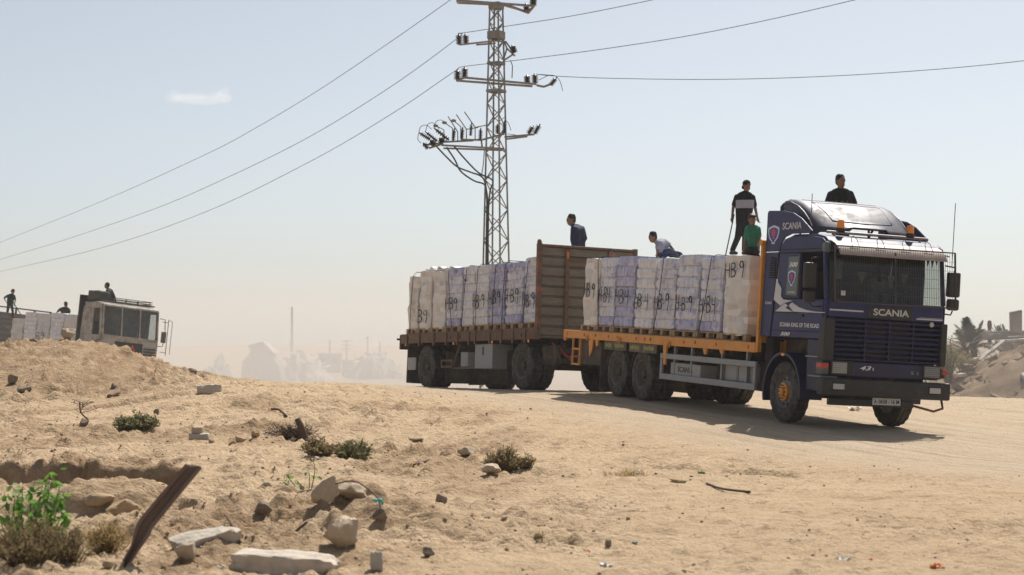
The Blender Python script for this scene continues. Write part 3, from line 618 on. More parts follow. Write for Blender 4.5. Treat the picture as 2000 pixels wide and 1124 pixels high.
ws_ = MB(); ws_.add([(1.415, YN + .06, 2.19), (1.415, YF - .06, 2.19), (1.29, YF - .07, 3.04), (1.29, YN + .07, 3.04), (1.405, YN + .06, 2.19), (1.405, YF - .06, 2.19), (1.28, YF - .07, 3.04), (1.28, YN + .07, 3.04)],
                    [(0, 1, 2, 3), (7, 6, 5, 4), (0, 4, 5, 1), (1, 5, 6, 2), (2, 6, 7, 3), (3, 7, 4, 0)]); ws_.build('windscreen', M['glass'], trk)
# cab interior
B('dashboard', 'black', (.95, 1.35, YN + .06, YF - .06, 1.9, 2.17)); 
for y in (-.62, .55):
    B('seat', 'seat', (-.1, .45, y - .25, y + .25, 1.85, 2.0), (-.22, -.02, y - .25, y + .25, 2.0, 2.75), bevel=.04)
swm = MB(); swm.lathe([(.21, -.012), (.225, 0), (.21, .012), (.198, 0)], (.86, .55, 2.28), (-.75, 0, .66), 28, close=True); swm.bar((.86, .36, 2.28), (.86, .74, 2.28), .03); swm.bar((.86, .55, 2.28), (1.05, .55, 2.1), .05); swm.build('steering_wheel', M['black'], trk, smooth='auto')
for k in range(26): 
    y = -1.1 + k * .087; MB().prism([(y, 3.0), (y + .07, 3.0), (y + .035, 2.90 - .03 * (k % 3))], 0, 1.22, 1.226).build('windscreen_fringe', M['matteblack'], trk)
MB().box(1.24, 1.25, -.97, -.85, 2.55, 2.90).build('hanging_cloth', M['cloth_white'], trk)
for y, z in ((-.42, 2.70), (.16, 2.66), (-.05, 2.55), (.42, 2.72)): MB().prism([(y - .08, z), (y + .08, z), (y, z - .22)], 0, 1.18, 1.186).build('pennant', M['cloth_white'], trk)
B('dash_sticker', 'white', (1.4165, 1.4175, -.95, -.86, 2.27, 2.35), bevel=0)
# mirrors
for y, s in ((YN - .22, -1), (1.30, 1)):
    x0 = 1.22 if s < 0 else 1.36
    mr_ = MB().box(x0 - .07, x0 + .05, y - .12, y + .12, 2.36, 2.80).build('mirror', M['black'], trk, bevel=.035, bseg=2)
    MB().box(x0 - .06, x0 + .06, y - .11, y + .11, 2.13, 2.33).build('mirror_lower', M['black'], mr_, bevel=.04, bseg=2)
    MB().tube([(x0, y, 2.12), (x0 + .03, y - s * .05, 2.05), (x0 + .05, y - s * .2, 2.06)], .014).tube([(x0, y, 2.79), (x0 + .02, y, 2.88), (x0 + .02, y - s * .2, 2.90)], .014).build('mirror_arm', M['black'], mr_, smooth=True)
MB().tube([(.34, -1.0, 3.33), (.33, -1.0, 4.05)], .007, 5).lathe([(.02, 3.3), (.02, 3.38), (.01, 3.4)], (.34, -1.0, 0), n=8).build('antenna', M['matteblack'], trk)
MB().tube([(1.40, 1.22, 2.9), (1.38, 1.24, 4.0)], .007, 5).build('antenna', M['matteblack'], trk)
# front end
B('grille_back', 'matteblack', (1.25, 1.30, YN + .1, YF - .1, 1.1, 1.9), bevel=0)
B('radiator_mesh', 'tan', (1.30, 1.31, -.42, .52, 1.2, 1.88), bevel=0)
for k in range(9):
    z = 1.165 + k * .083; MB().prism([(1.33, z), (1.42, z + .012), (1.42, z + .032), (1.33, z + .04)], 1, -1.02, 1.04).build('grille_slat', M['blue'], trk, bevel=.004)
for y in (-.42, .05, .52): B('grille_post', 'bluedark', (1.31, 1.40, y - .012, y + .012, 1.16, 1.88), bevel=0)
for a, b in ((YN - .01, -1.03), (1.05, YF + .05)):
    MB().prism([(1.20, 1.17), (1.44, 1.14), (1.45, 1.89), (1.22, 1.91)], 1, a, b).build('corner_deflector', M['black'], trk, bevel=.03, bseg=2)
B('nameplate', 'black', (1.424, 1.438, -.42, .46, 1.915, 2.125), bevel=.01)
front_text('SCANIA', trk, -.31, 1.965, .39, .115, 1.439, M['silver'], bold=.02)
B('front_stripe', 'silver', (1.426, 1.429, -1.15, -.50, 2.005, 2.03), (1.426, 1.429, .55, 1.07, 1.935, 1.955), (1.426, 1.429, .60, 1.07, 1.965, 1.972), bevel=0)
MB().lathe([(.045, 1.425), (.04, 1.435), (.01, 1.436)], (0, .86, 1.86), (1, 0, 0), 16).build('round_badge', M['lampglass'], trk)
B('lower_valance', 'bluedark', (1.30, 1.41, -1.05, 1.05, .90, 1.15)); front_text('43', trk, -.50, 1.015, -.28, .075, 1.412, M['white'], bold=.02, shear=.3); front_text('I', trk, -.25, 1.015, -.235, .05, 1.412, M['white'])
front_text('5', trk, .50, .98, .56, .055, 1.412, M['greybox']); front_text('t', trk, .62, .98, .66, .05, 1.412, M['greybox'])
for y0, y1, s in ((-1.07, -.66, -1), (.73, 1.10, 1)):
    hl = B('headlamp', 'black', (1.30, 1.43, y0, y1, .92, 1.155), bevel=.015)
    MB().box(1.425, 1.437, y0 + .03, y1 - .1 if s < 0 else y1 - .03, .945, 1.13).build('lens', M['lampglass'] if s < 0 else M['greybox'], hl, bevel=.01)
    g = MB()
    for k in range(7): z = .935 + k * .034; g.bar((1.46, y0, z), (1.46, y1, z), .006)
    g.bar((1.46, y0, .93), (1.46, y0, 1.145), .01).bar((1.46, y1, .93), (1.46, y1, 1.145), .01).bar((1.46, y0, 1.145), (1.46, y1, 1.145), .01).bar((1.43, y0 + .1, 1.15), (1.46, y0 + .1, 1.18), .01)
    g.build('lamp_guard', M['mesh'], hl)
il = B('indicator', 'rimdust', (1.22, 1.40, -1.245, -1.09, .92, 1.12)); MB().box(1.24, 1.405, -1.25, -1.10, 1.03, 1.10).build('lens', M['red'], il)
il = B('indicator', 'black', (1.22, 1.40, 1.11, 1.20, .94, 1.10)); MB().box(1.25, 1.405, 1.12, 1.225, 1.0, 1.09).build('lens', M['red'], il)
bmp = MB().box(1.28, 1.52, -1.25, 1.25, .56, .86).build('bumper', M['black'], trk, bevel=.03, bseg=2)
for y in (-1.07, .82):
    f_ = MB().box(1.50, 1.53, y - .015, y + .235, .66, .785).build('fog_lamp', M['matteblack'], bmp, bevel=.008); f_2 = MB().box(1.528, 1.536, y, y + .22, .675, .77).build('lens', M['lampglass'], trk, bevel=.006); f_2.name = 'fog_lamp_lens'
B('under_bar', 'black', (1.30, 1.40, -1.05, .6, .40, .52)); 
pl = B('number_plate', 'plate', (1.40, 1.412, -.22, .33, .435, .555), bevel=.003); front_text('3- 0658 - 16 M', pl, -.19, .46, .30, .07, 1.4125, M['spray'], bold=.02)
MB().tube([(1.35, 1.18, .56), (1.42, 1.17, .42), (1.40, 1.0, .36), (1.36, .72, .42), (1.3, .6, .45)], .022, 7).build('tow_hook_bar', M['rust'], trk, smooth=True)
# fenders, steps
for a, b in ((YN - .02, -.80), (YF + .05, .80)):
    o_ = [(x, .54 + z) for x, z in arc(.70, math.radians(-8), math.radians(196), 22)]; i_ = [(x, .54 + z) for x, z in reversed(arc(.655, math.radians(-8), math.radians(196), 22))]
    fm = MB().prism(o_ + i_, 1, a, b).build('front_fender', M['bluedark'], trk, smooth='auto')
MB().box(-.03, .08, YN - .032, YN - .019, 1.175, 1.215).build('marker_lamp', M['orange'], trk)
B('step', 'greyrail', (.80, 1.28, YN - .01, -.9, 1.19, 1.215), (.92, 1.36, YN - .01, -.9, .86, .885), bevel=.004)
B('step_well', 'bluedark', (.74, 1.30, -1.16, -.85, .62, 1.5), bevel=.01)
B('cab_underside', 'chassis', (-.9, 1.28, -.84, .84, .62, 1.48), bevel=0)
B('air_intake_hose', 'matteblack', (-.92, -.62, -1.12, -.86, .9, 1.5), bevel=.04)
# wheels
wheel(trk, 0, -1.06, kind='F', steer=.0); wheel(trk, 0, 1.03, kind='F', side=1)
for x in (-TL1, -TL2):
    wheel(trk, x, -1.08, kind='R'); wheel(trk, x, -.76, kind='N'); wheel(trk, x, 1.08, kind='R', side=1); wheel(trk, x, .76, kind='N')
for x in (0, -TL1, -TL2): MB().tube([(x, -1.0, .54), (x, 1.0, .54)], .09, 10).ell((x, 0, .54), (.2, .22, .2)).build('axle', M['chassis'], trk, smooth=True)
# chassis, tanks, side guard
B('chassis_rail', 'chassis', (-10.6, -.9, -.48, -.36, .82, 1.12), (-10.6, -.9, .36, .48, .82, 1.12), (-10.6, -10.5, -.48, .48, .82, 1.12), bevel=0)
B('fuel_tank', 'chassis', (-4.9, -3.3, .62, 1.15, .45, .95), bevel=.08)
B('battery_box', 'chassis', (-3.2, -1.0, -.95, -.5, .48, 1.02), bevel=.02)
sg = B('side_guard', 'greyrail', (-5.22, -.98, -1.26, -1.20, .92, 1.03), (-5.22, -.98, -1.26, -1.20, .50, .62), (-5.22, -5.12, -1.255, -1.205, .62, .92), (-1.08, -.98, -1.255, -1.205, .62, .92), bevel=.008)
for x in (-4.7, -2.55, -1.5, -3.9): MB().box(x, x + .06, -1.19, -1.13, .5, 1.2).build('guard_post', M['greyrail'], sg)
tb = B('tool_box', 'greybox', (-4.85, -3.45, -1.18, -.7, .60, .86)); side_text('SCANIA', tb, -4.5, .68, -3.8, .11, -1.181, M['chassis'], bold=.02)
for x in (-2.55, -1.93): B('water_can', 'greybox', (x, x + .56, -1.12, -.75, .60, .97), bevel=.03)
# load bed
rail = B('bed_rail', 'yellow', (-10.78, -1.02, -1.27, -1.21, 1.19, 1.375), bevel=.01); MB().box(-10.78, -1.02, 1.21, 1.27, 1.19, 1.375).build('bed_rail', M['yellow'], trk, bevel=.01)
B('bed_deck', 'chassis', (-10.78, -1.02, -1.208, 1.208, 1.29, 1.372), bevel=0)
for k in range(12): B('cross_member', 'chassis', (-10.4 + k * .82, -10.3 + k * .82, -1.19, 1.19, 1.13, 1.288), bevel=0)
for x in (-10.52, -9.45, -8.02, -7.49, -6.48, -6.02, -4.09, -2.63, -1.28): MB().lathe([(.035, 0), (.03, .012), (.01, .013)], (x, -1.271, 1.285), (0, -1, 0), 10).build('red_reflector', M['red'], rail)
for x in (-9.22, -7.33, -4.75): MB().lathe([(.055, -.012), (.068, 0), (.055, .012), (.042, 0)], (x, -1.29, 1.22), (0, 1, 0), 16, close=True).build('lashing_ring', M['yellow'], rail, smooth=True)
for x, z in ((-9.0, 1.0), (-8.7, 1.05), (-5.0, .80), (-3.12, 1.08), (-2.4, 1.12), (-10.7, 1.12)): MB().prism([(x - .10, 1.19), (x + .08, 1.19), (x + .05, z), (x - .04, z)], 1, -1.262, -1.222).build('rail_bracket', M['yellow'], rail)
for x0, x1 in ((-8.25, -7.72), (-7.70, -7.02), (-6.86, -6.18), (-6.16, -5.42)):
    bd = MB().box(x0, x1, -1.265, -1.225, 1.0, 1.186).build('skirt_board', M['board'], trk, bevel=.006)
    for j in range(6):
        xx = x0 + .10 + j * (x1 - x0 - .2) / 6; MB().box(xx, xx + (x1 - x0 - .2) / 9, -1.269, -1.2651, 1.05 + rng.uniform(0, .02), 1.13 + rng.uniform(0, .02)).build('faded_lettering', M['smudge'], bd)
fr_ = MB()
for a, b in (((-10.2, 1.19), (-10.2, .58)), ((-9.75, 1.19), (-9.75, .58)), ((-10.2, .6), (-9.75, .6)), ((-10.2, .95), (-9.75, .95))): fr_.bar((a[0], -1.23, a[1]), (b[0], -1.23, b[1]), .04)
fr_.build('rear_ladder', M['yellow'], trk)
MB().prism([(-9.35, 1.18), (-9.05, 1.18), (-9.12, .95), (-9.25, .80)], 1, -1.2, -1.17).build('hanging_bracket', M['yellow'], trk)
MB().prism([(-1.2, 1.12), (-.55, 1.12), (-.52, .52), (-.9, .10), (-1.18, .06)], 0, -8.60, -8.57).build('mud_flap', M['flap'], trk)
MB().prism([(1.2, 1.12), (.55, 1.12), (.52, .12), (1.18, .08)], 0, -8.60, -8.57).build('mud_flap', M['flap'], trk)
B('rear_board', 'flap', (-10.1, -8.7, -1.16, -1.13, .62, 1.18), bevel=0); B('tail_beam', 'chassis', (-10.72, -10.55, -1.1, 1.1, .55, .75)); 
for s in (-1, 1):
    o_ = [(x, .54 + z) for x, z in arc(.64, math.radians(10), math.radians(170), 14)]
    for xx in (-TL1, -TL2): MB().prism([(xx + a, b) for a, b in o_] + [(xx + a * .95, .54 + (b - .54) * .95) for a, b in reversed(o_)], 1, s * .62, s * 1.2).build('rear_fender', M['chassis'], trk)
# headboard
hb = B('headboard', 'yellow', (-1.02, -.94, -1.26, -1.17, 1.2, 3.24), (-1.02, -.94, 1.17, 1.26, 1.2, 3.24), (-1.01, -.95, -1.168, 1.168, 3.10, 3.20), (-1.01, -.95, -1.168, 1.168, 2.2, 2.3), (-1.0, -.97, -1.166, 1.166, 1.38, 2.18), bevel=.01)
MB().lathe([(.06, -1.28), (.06, -1.15)], (-.98, 0, 3.2), (0, 1, 0), 12).build('post_knob', M['yellow'], hb)
for k in range(4): MB().box(-1.0, -.96, -.9 + k * .58, -.84 + k * .58, 2.31, 3.09).build('headboard_bar', M['yellow'], hb)
B('spring_hanger', 'yellow', (-.92, -.62, -1.0, -.8, 1.2, 1.45), bevel=.03)

# ------------------------------------------------------------------ trailer
trl = thing('trailer', 'rusty brown drawbar trailer with tall ribbed steel headboard', 'trailer', MR)
def R_(name, mt, *boxes, bevel=.01, **k): return B(name, mt, *boxes, bevel=bevel, parent=trl, **k)
tr = R_('bed_rail', 'rust', (-6.83, .80, -1.27, -1.2, 1.13, 1.37), bevel=.008); R_('bed_rail', 'rust', (-6.83, .80, 1.2, 1.27, 1.13, 1.37)); R_('bed_deck', 'chassis', (-6.83, .80, -1.198, 1.198, 1.27, 1.368), bevel=0)
for x in (-6.4, -5.6, -4.7, -3.95, -3.3, -2.65, -2.3, -1.5, -.9, -.3, .3):
    MB().prism([(x - .05, 1.36), (x + .05, 1.36), (x + .04, 1.05), (x - .03, 1.05)], 1, -1.30, -1.272).build('stake_pocket', M['rust'], tr)
for x in (-6.5, -4.75, -3.55, -2.35, -1.4, .45): MB().box(x, x + .07, -1.285, -1.271, 1.06, 1.12).build('marker_lamp', M['orange'], tr)
R_('rear_bar', 'chassis', (-6.95, -6.84, -1.25, 1.25, .98, 1.36)); MB().tube([(-6.9, -1.15, 1.25), (-7.2, -1.2, 1.25)], .03).build('rear_hook', M['chassis'], trl)
R_('chassis_rail', 'chassis', (-6.7, .6, -.5, -.38, .85, 1.13), (-6.7, .6, .38, .5, .85, 1.13), bevel=0)
for k in range(9): R_('cross_member', 'chassis', (-6.5 + k * .8, -6.4 + k * .8, -1.18, 1.18, 1.08, 1.268), bevel=0)
# headboard of ribbed panels facing forward
hx = .80
for k in range(9):
    z0 = 1.20 + k * .222; MB().prism([(hx, z0 + .012), (hx + .05, z0 + .03), (hx + .05, z0 + .192), (hx, z0 + .212)], 1, -1.17, 1.17).build('headboard_panel', M['olive'], trl, bevel=.004)
MB().box(hx - .03, hx + .002, -1.2, 1.2, 1.16, 3.2).build('headboard_sheet', M['olive'], trl)
pp = R_('headboard_post', 'chippost', (hx - .05, hx + .07, -1.27, -1.172, 1.12, 3.26)); R_('headboard_post', 'rust', (hx - .05, hx + .07, 1.172, 1.27, 1.12, 3.26)); R_('headboard_post', 'rust', (hx + .052, hx + .10, -.60, -.50, 1.2, 3.17)); R_('headboard_post', 'rust', (hx + .052, hx + .10, .50, .60, 1.2, 3.17))
R_('headboard_cap', 'rust', (hx - .04, hx + .09, -1.17, 1.17, 3.185, 3.24)); R_('headboard_crossbar', 'rust', (hx + .052, hx + .09, -.498, .498, 2.88, 2.98))
MB().box(hx + .099, hx + .104, -.58, -.52, 2.95, 3.10).build('primer_patch', M['chip'], pp)
MB().lathe([(.05, 3.25), (.055, 3.30), (.03, 3.34), (.01, 3.345)], (hx, -1.22, 0), n=10).build('post_knob', M['rust'], pp)
for x in (0, -RL):
    wheel(trl, x, -1.06, kind='R'); wheel(trl, x, -.74, kind='N'); wheel(trl, x, 1.06, kind='R', side=1); wheel(trl, x, .74, kind='N')
    MB().tube([(x, -1, .54), (x, 1, .54)], .08, 10).build('axle', M['chassis'], trl, smooth=True)
    R_('leaf_spring', 'chassis', (x - .6, x + .6, -.55, -.45, .6, .72), (x - .6, x + .6, .45, .55, .6, .72), bevel=.02)
R_('turntable', 'chassis', (-.75, .7, -.6, .6, .74, .86), (-.5, .5, -.55, .55, .86, 1.0))
dgr = R_('front_dolly_frame', 'chassis', (.62, 1.35, -1.0, -.9, .55, 1.0), (.62, 1.35, .9, 1.0, .55, 1.0), (.62, .72, -.9, .9, .6, .95), bevel=.03)
MB().bar((.7, -.7, .78), (2.9, -.05, .72), .1).bar((.7, .7, .78), (2.9, .05, .72), .1).build('drawbar', M['chassis'], trl)
MB().prism([(-1.16, 1.12), (-.6, 1.12), (-.6, .10), (-1.18, .12)], 0, -6.60, -6.57).build('mud_flap', M['flap'], trl); MB().prism([(1.16, 1.12), (.6, 1.12), (.6, .10), (1.18, .12)], 0, -6.60, -6.57).build('mud_flap', M['flap'], trl)
MB().prism([(-1.1, .9), (1.1, .9), (1.1, .14), (-1.1, .12)], 0, -4.30, -4.27).build('mud_flap', M['flap'], trl); MB().prism([(-1.1, .9), (-.5, .9), (-.5, .14), (-1.1, .12)], 0, -.95, -.92).build('mud_flap', M['flap'], trl)
R_('side_plate', 'greybox', (-6.47, -5.95, -1.21, -1.18, .45, .77)); bx_ = R_('tool_box', 'greybox', (-2.55, -1.6, -1.15, -.6, .48, 1.06)); MB().box(-2.12, -2.07, -1.165, -1.15, .8, 1.0).build('latch', M['black'], bx_)
R_('tool_box', 'greybox', (-3.35, -2.95, -1.15, -.7, .53, .88)); R_('step_frame', 'rust', (-4.4, -3.75, -1.2, -1.17, .5, .55), (-4.4, -3.75, -1.2, -1.17, .66, .70), (-4.4, -4.35, -1.2, -1.17, .55, .66), (-3.8, -3.75, -1.2, -1.17, .55, .66), bevel=0)
MB().bar((-3.9, -1.1, .5), (-3.5, -1.1, 1.1), .04).bar((-3.9, -1.1, .5), (-2.6, -1.1, .5), .05).build('box_bracket', M['rust'], trl)
MB().tube([(.9, -.9, 1.05), (1.3, -.75, .75), (1.7, -.4, .8), (2.1, -.3, .95), (2.4, -.2, 1.0)], .02).tube([(.95, -.8, 1.0), (1.35, -.6, .62), (1.9, -.3, .68), (2.4, -.15, .95)], .02).build('air_hose', M['red'], trl, smooth=True)
# ------------------------------------------------------------------ pallet loads
def lump_box(w, d, h, nx, ny_, nz, amp, seed, crimp=0., fq=1., packs=0, rc=0.):
    # closed box with uneven faces, edges pulled in a little; origin at base centre
    mb = MB(); idx = {}; 
    def vid(i, j, k):
        if (i, j, k) in idx: return idx[(i, j, k)]
        x = (i / nx - .5) * w; y = (j / ny_ - .5) * d; z = k / nz * h
        e = (2 * i / nx - 1) ** 8 + (2 * j / ny_ - 1) ** 8
        kz = (2 * k / nz - 1) ** 6
        q = 1 - crimp * kz; x *= q; y *= q
        if rc:
            ex, ey = abs(2 * i / nx - 1), abs(2 * j / ny_ - 1); cc = max(0, ex + ey - 1.55) / .45; x *= 1 - rc * cc * cc; y *= 1 - rc * cc * cc
        if packs:
            gr = .016 if (i % packs == 0 and 0 < i < nx) else 0; gj = .016 if (j % packs == 0 and 0 < j < ny_) else 0
            if j in (0, ny_): y *= 1 - gr * 2
            if i in (0, nx): x *= 1 - gj * 2
        n = mnoise.noise_vector(Vector((x * 2.2 * fq + seed * 7.1, y * 2.2 * fq, z * 3.0 * fq + seed))) * amp + mnoise.noise_vector(Vector((x * 7 * fq + seed, y * 7 * fq, z * 7 * fq))) * amp * .6
        f = 1.0 if 0 < k < nz else .4
        v = (x + n.x * f, y + n.y * f, z + n.z * (.35 if 0 < k < nz else .3))
        idx[(i, j, k)] = len(mb.v); mb.v.append(v); return idx[(i, j, k)]
    for k in range(nz):
        for i in range(nx):
            mb.f.append((vid(i, 0, k), vid(i + 1, 0, k), vid(i + 1, 0, k + 1), vid(i, 0, k + 1))); mb.f.append((vid(i + 1, ny_, k), vid(i, ny_, k), vid(i, ny_, k + 1), vid(i + 1, ny_, k + 1)))
        for j in range(ny_):
            mb.f.append((vid(0, j + 1, k), vid(0, j, k), vid(0, j, k + 1), vid(0, j + 1, k + 1))); mb.f.append((vid(nx, j, k), vid(nx, j + 1, k), vid(nx, j + 1, k + 1), vid(nx, j, k + 1)))
    for i in range(nx):
        for j in range(ny_):
            mb.f.append((vid(i, j, nz), vid(i + 1, j, nz), vid(i + 1, j + 1, nz), vid(i, j + 1, nz))); mb.f.append((vid(i, j + 1, 0), vid(i + 1, j + 1, 0), vid(i + 1, j, 0), vid(i, j, 0)))
    return mb
LAYERS = {k: [lump_box(1, 1, 1, 12, 12, 6, .022, s * 3 + i, .035, 1.6, 4, .045).mesh('pack_layer') for s in range(3)] for i, k in enumerate(('packs_blue', 'packs_deep', 'packs_pale'))}
WRAPS = {k: [lump_box(1, 1, 1, 14, 12, 24, .034, 40 + s * 5 + i, .015, 1.8, 0, .05).mesh('wrapped_stack') for s in range(2)] for i, k in enumerate(('wrap', 'wrap_old'))}
for dct in (LAYERS, WRAPS):
    for k, l in dct.items():
        for m_ in l: m_.materials.append(M[k]); m_.polygons.foreach_set('use_smooth', [True] * len(m_.polygons)); m_.set_sharp_from_angle(angle=math.radians(50))
def wood_pallet(parent, w, d):
    p = MB()
    for k in range(5): p.box(-w / 2, w / 2, -d / 2 + k * (d - .12) / 4, -d / 2 + k * (d - .12) / 4 + .12, .118, .138)
    for k in range(3): p.box(-w / 2 + k * (w - .1) / 2, -w / 2 + k * (w - .1) / 2 + .1, -d / 2, d / 2, .098, .117)
    for k in range(3): p.box(-w / 2, w / 2, -d / 2 + k * (d - .1) / 2, -d / 2 + k * (d - .1) / 2 + .1, 0, .02)
    for i in range(3):
        for j in (1, 2): p.box(-w / 2 + i * (w - .1) / 2, -w / 2 + i * (w - .1) / 2 + .1, -d / 2 + j * (d - .1) / 2, -d / 2 + j * (d - .1) / 2 + .1, .021, .097)
    wp = p.build('wooden_pallet', M['wood'], parent)
    for i in range(3): MB().box(-w / 2 + i * (w - .12) / 2, -w / 2 + i * (w - .12) / 2 + .12, -d / 2 - .004, -d / 2 + .1, .0205, .0975).build('block', M['wood'], wp)
    return wp
def load(mv, x0, x1, yc, zb, ztop, kind, label, group, text=None, lean=0., d=1.16, r=None, zt=None, deepl=(), name='pallet_load', tw=.62):
    r = r or rng; w = x1 - x0
    t = thing(name, label, 'pallet load', mv @ T3(((x0 + x1) / 2, yc, zb)), group)
    wood_pallet(t, w - .02, d); h = ztop - zb - .145
    if kind in LAYERS:
        n = 7; sx = 0
        for k in range(n):
            kk = 'packs_deep' if k in deepl else kind
            sx += lean * h / n + r.uniform(-.006, .006)
            mobj('pack_layer', r.choice(LAYERS[kk]), None, t, mtx=T3((sx, r.uniform(-.008, .008), .142 + k * h / n)) @ RZ(r.uniform(-.012, .012)) @ Matrix.Diagonal(((w - .055) * r.uniform(.965, 1.0), d * r.uniform(.97, 1.0), h / n * .985, 1)))
    else:
        sh = Matrix.Identity(4); sh[0][2] = lean
        mobj('wrapped_stack', r.choice(WRAPS[kind]), None, t, mtx=T3((0, 0, .11 if name == 'pallet_load' else .14)) @ sh @ Matrix.Diagonal((w - .05, d, h + .03, 1)))
    if text:
        zz = zt if zt is not None else .35 * h
        spray(text, t, -w * tw / 2 + lean * zz, .14 + zz, w * tw, .30, -d / 2 - .026, r)
    return t
GT = 'shrink-wrapped pallet loads in a row on the lorry bed'; GTR = 'shrink-wrapped pallet loads in a row on the trailer'
r_ = random.Random(11)
TX = [-9.93, -9.0, -8.08, -6.98, -5.92, -4.87, -3.75, -2.68, -1.56]
TK = [('wrap', 'cream wrapped pallet load with torn skirt and HB 9, at the lorry bed tail', 'HB 9', .62, .0),
      ('packs_blue', 'bluish pallet load of bottle packs marked H B 4, next to the torn cream load', 'H-B4', .55, .0),
      ('packs_deep', 'pallet load with vivid violet top layer marked HB 4 on the lorry bed', 'HB4', .52, .0),
      ('packs_pale', 'pale bluish pallet load marked HB 4 beside the violet-topped load', 'HB-4', .42, .0),
      ('packs_blue', 'bluish pallet load split by a dark strap, marked H B 4, mid lorry bed', 'HB.9', .42, .0),
      ('packs_blue', 'taller broad bluish pallet load marked H B dash 9 on the lorry bed', 'H-B-9', .40, .0),
      ('packs_blue', 'bluish pallet load crossed by a slanting strap, marked H B 4, beside the cream load', 'H-B4', .40, .0),
      ('wrap', 'cream wrapped pallet load with HB 9 sprayed high, against the yellow headboard', 'HB 9', 1.08, .0)]
tops = [3.03, 3.04, 3.06, 3.00, 2.97, 3.04, 2.96, 2.99]
for i, (k, lb, tx, zt, _) in enumerate(TK):
    load(MT, TX[i], TX[i + 1], -.60, 1.374, tops[i], k, lb, GT, tx, lean=.035 if i < 3 else .012, r=r_, zt=zt, deepl=((6,) if i == 2 else ()) + ((0,) if i in (1, 2, 5, 6) else ()), tw=.74)
TRX = [-6.68, -5.98, -5.15, -4.31, -3.40, -2.72, -1.90, -1.02, -.10, .70]
RK = [('wrap', 'plain pale pallet load at the rear end of the trailer', None, 0, 2.86), ('wrap', 'cream wrapped pallet load marked B9 with loose film on top, near the trailer tail', 'B9', .14, 2.96), ('wrap', 'plain cream pallet load without marks on the trailer', None, 0, 2.91),
      ('packs_blue', 'bluish pallet load with knotted straps marked HB9 on the trailer', 'HB9', .42, 2.95), ('packs_pale', 'narrow bluish pallet load with only a sprayed arrow on the trailer', '>', .85, 2.95), ('packs_pale', 'pale bluish pallet load marked HB.9 large on the trailer', 'HB.9', .42, 2.93),
      ('packs_deep', 'violet pallet load with printed packs marked HB 9 on the trailer', 'HB9', .45, 2.93), ('packs_blue', 'bulging bluish pallet load marked H B 9 on the trailer', 'H-B9', .50, 2.91), ('packs_blue', 'tall bluish pallet load marked HB.9 against the trailer headboard', 'HB.9', .36, 2.98)]
for i, (k, lb, tx, zt, zp) in enumerate(RK):
    load(MR, TRX[i], TRX[i + 1], -.60, 1.37, zp, k, lb, GTR, tx, lean=.055 if i != 7 else .03, r=r_, zt=zt, deepl=(0, 6) if i in (3, 7) else (), tw=.82)
# loads of the far row, one behind each near load
for mv, X, n, z0, zt, wh in ((MT, TX, 8, 1.374, 2.93, 'lorry'), (MR, TRX, 9, 1.37, 2.86, 'trailer')):
    for i in range(n): load(mv, X[i], X[i + 1], .62, z0, zt, 'wrap_old' if i % 3 == 0 else 'packs_pale', 'unmarked pallet load of the second row, behind the marked row on the ' + wh, 'second row of pallet loads on the ' + wh, None, r=r_)
def strap(mv, pts, label, grp, r=.009):
    t = MB().tube(pts, r, 5).build('lashing_strap', M['rope'], None, mtx=mv); tag(t, label, 'strap', grp)
for i, (xa, xb, za, zb) in enumerate(((-9.0, -8.75, 3.05, 1.3), (-5.40, -5.72, 3.02, 1.3), (-3.15, -3.55, 3.0, 1.3))):
    strap(MT, [(xa, .55, za + .01), (xa, -1.1, za + .02), (xa, -1.215, za - .05), ((xa + xb) / 2 + .03, -1.225, 2.1), (xb, -1.225, 1.45), (xb, -1.29, 1.26)], ['dark strap beside the torn cream load on the lorry', 'dark strap splitting the mid bluish load on the lorry', 'dark slanting strap beside the headboard cream load on the lorry'][i], 'lashing straps over the loads')
for i, (xa, xb) in enumerate(((-6.3, -6.35), (-4.1, -3.75), (-3.05, -3.2), (-2.42, -2.4), (-1.45, -1.5), (-.95, -1.0), (.2, .1))):
    strap(MR, [(xa, .5, 2.97), (xa, -1.1, 2.97), (xa + .05, -1.215, 2.86), ((xa + xb) / 2, -1.225, 2.1), (xb, -1.225, 1.45), (xb + .05, -1.29, 1.2)], 'dark lashing strap running down the side of the trailer loads', 'lashing straps over the trailer loads')
fl = MB(); 
for k in range(7): fl.prism([(0 + k * .13, 0), (.16 + k * .13, .0), (.1 + k * .13, .09 * math.sin(k * 1.3 + .5) ** 2 + .03), (.02 + k * .13, .05)], 1, -1.1 + .05 * k, -.95 + .08 * k)
tag(fl.build('plastic_film', M['wrap'], None, smooth=True, mtx=MR @ T3((-5.75, 0, 2.965))), 'crumpled loose plastic film lying on the B9 pallet load', 'plastic film')

# ------------------------------------------------------------------ people
M['skin'] = mat('brown_skin', (.22, .115, .07), .55, var=.1)
M['hair'] = mat('black_hair', (.012, .010, .009), .6, var=.3, scale=60)
M['eye'] = mat('dark_eye', (.01, .008, .008), .3, var=0)
M['cl_black'] = mat('black_cotton', (.014, .014, .015), .9, var=.25, scale=14, bump=.9, bscale=9)
M['cl_trouser'] = mat('dark_trousers', (.022, .021, .021), .9, var=.25, scale=14, bump=.9, bscale=9)
M['cl_white'] = mat('pale_chest_band', (.46, .44, .50), .9, var=.1)
M['cl_band'] = mat('black_cotton_with_pale_chest_band', (.014, .014, .015), .9, var=.25, scale=14, bump=.9, bscale=9)
nt_ = M['cl_band'].node_tree; pb_ = nt_.nodes['Principled BSDF']; sx_ = nt_.nodes.new('ShaderNodeSeparateXYZ'); nt_.links.new([n for n in nt_.nodes if n.type == 'TEX_COORD'][0].outputs['Object'], sx_.inputs[0])
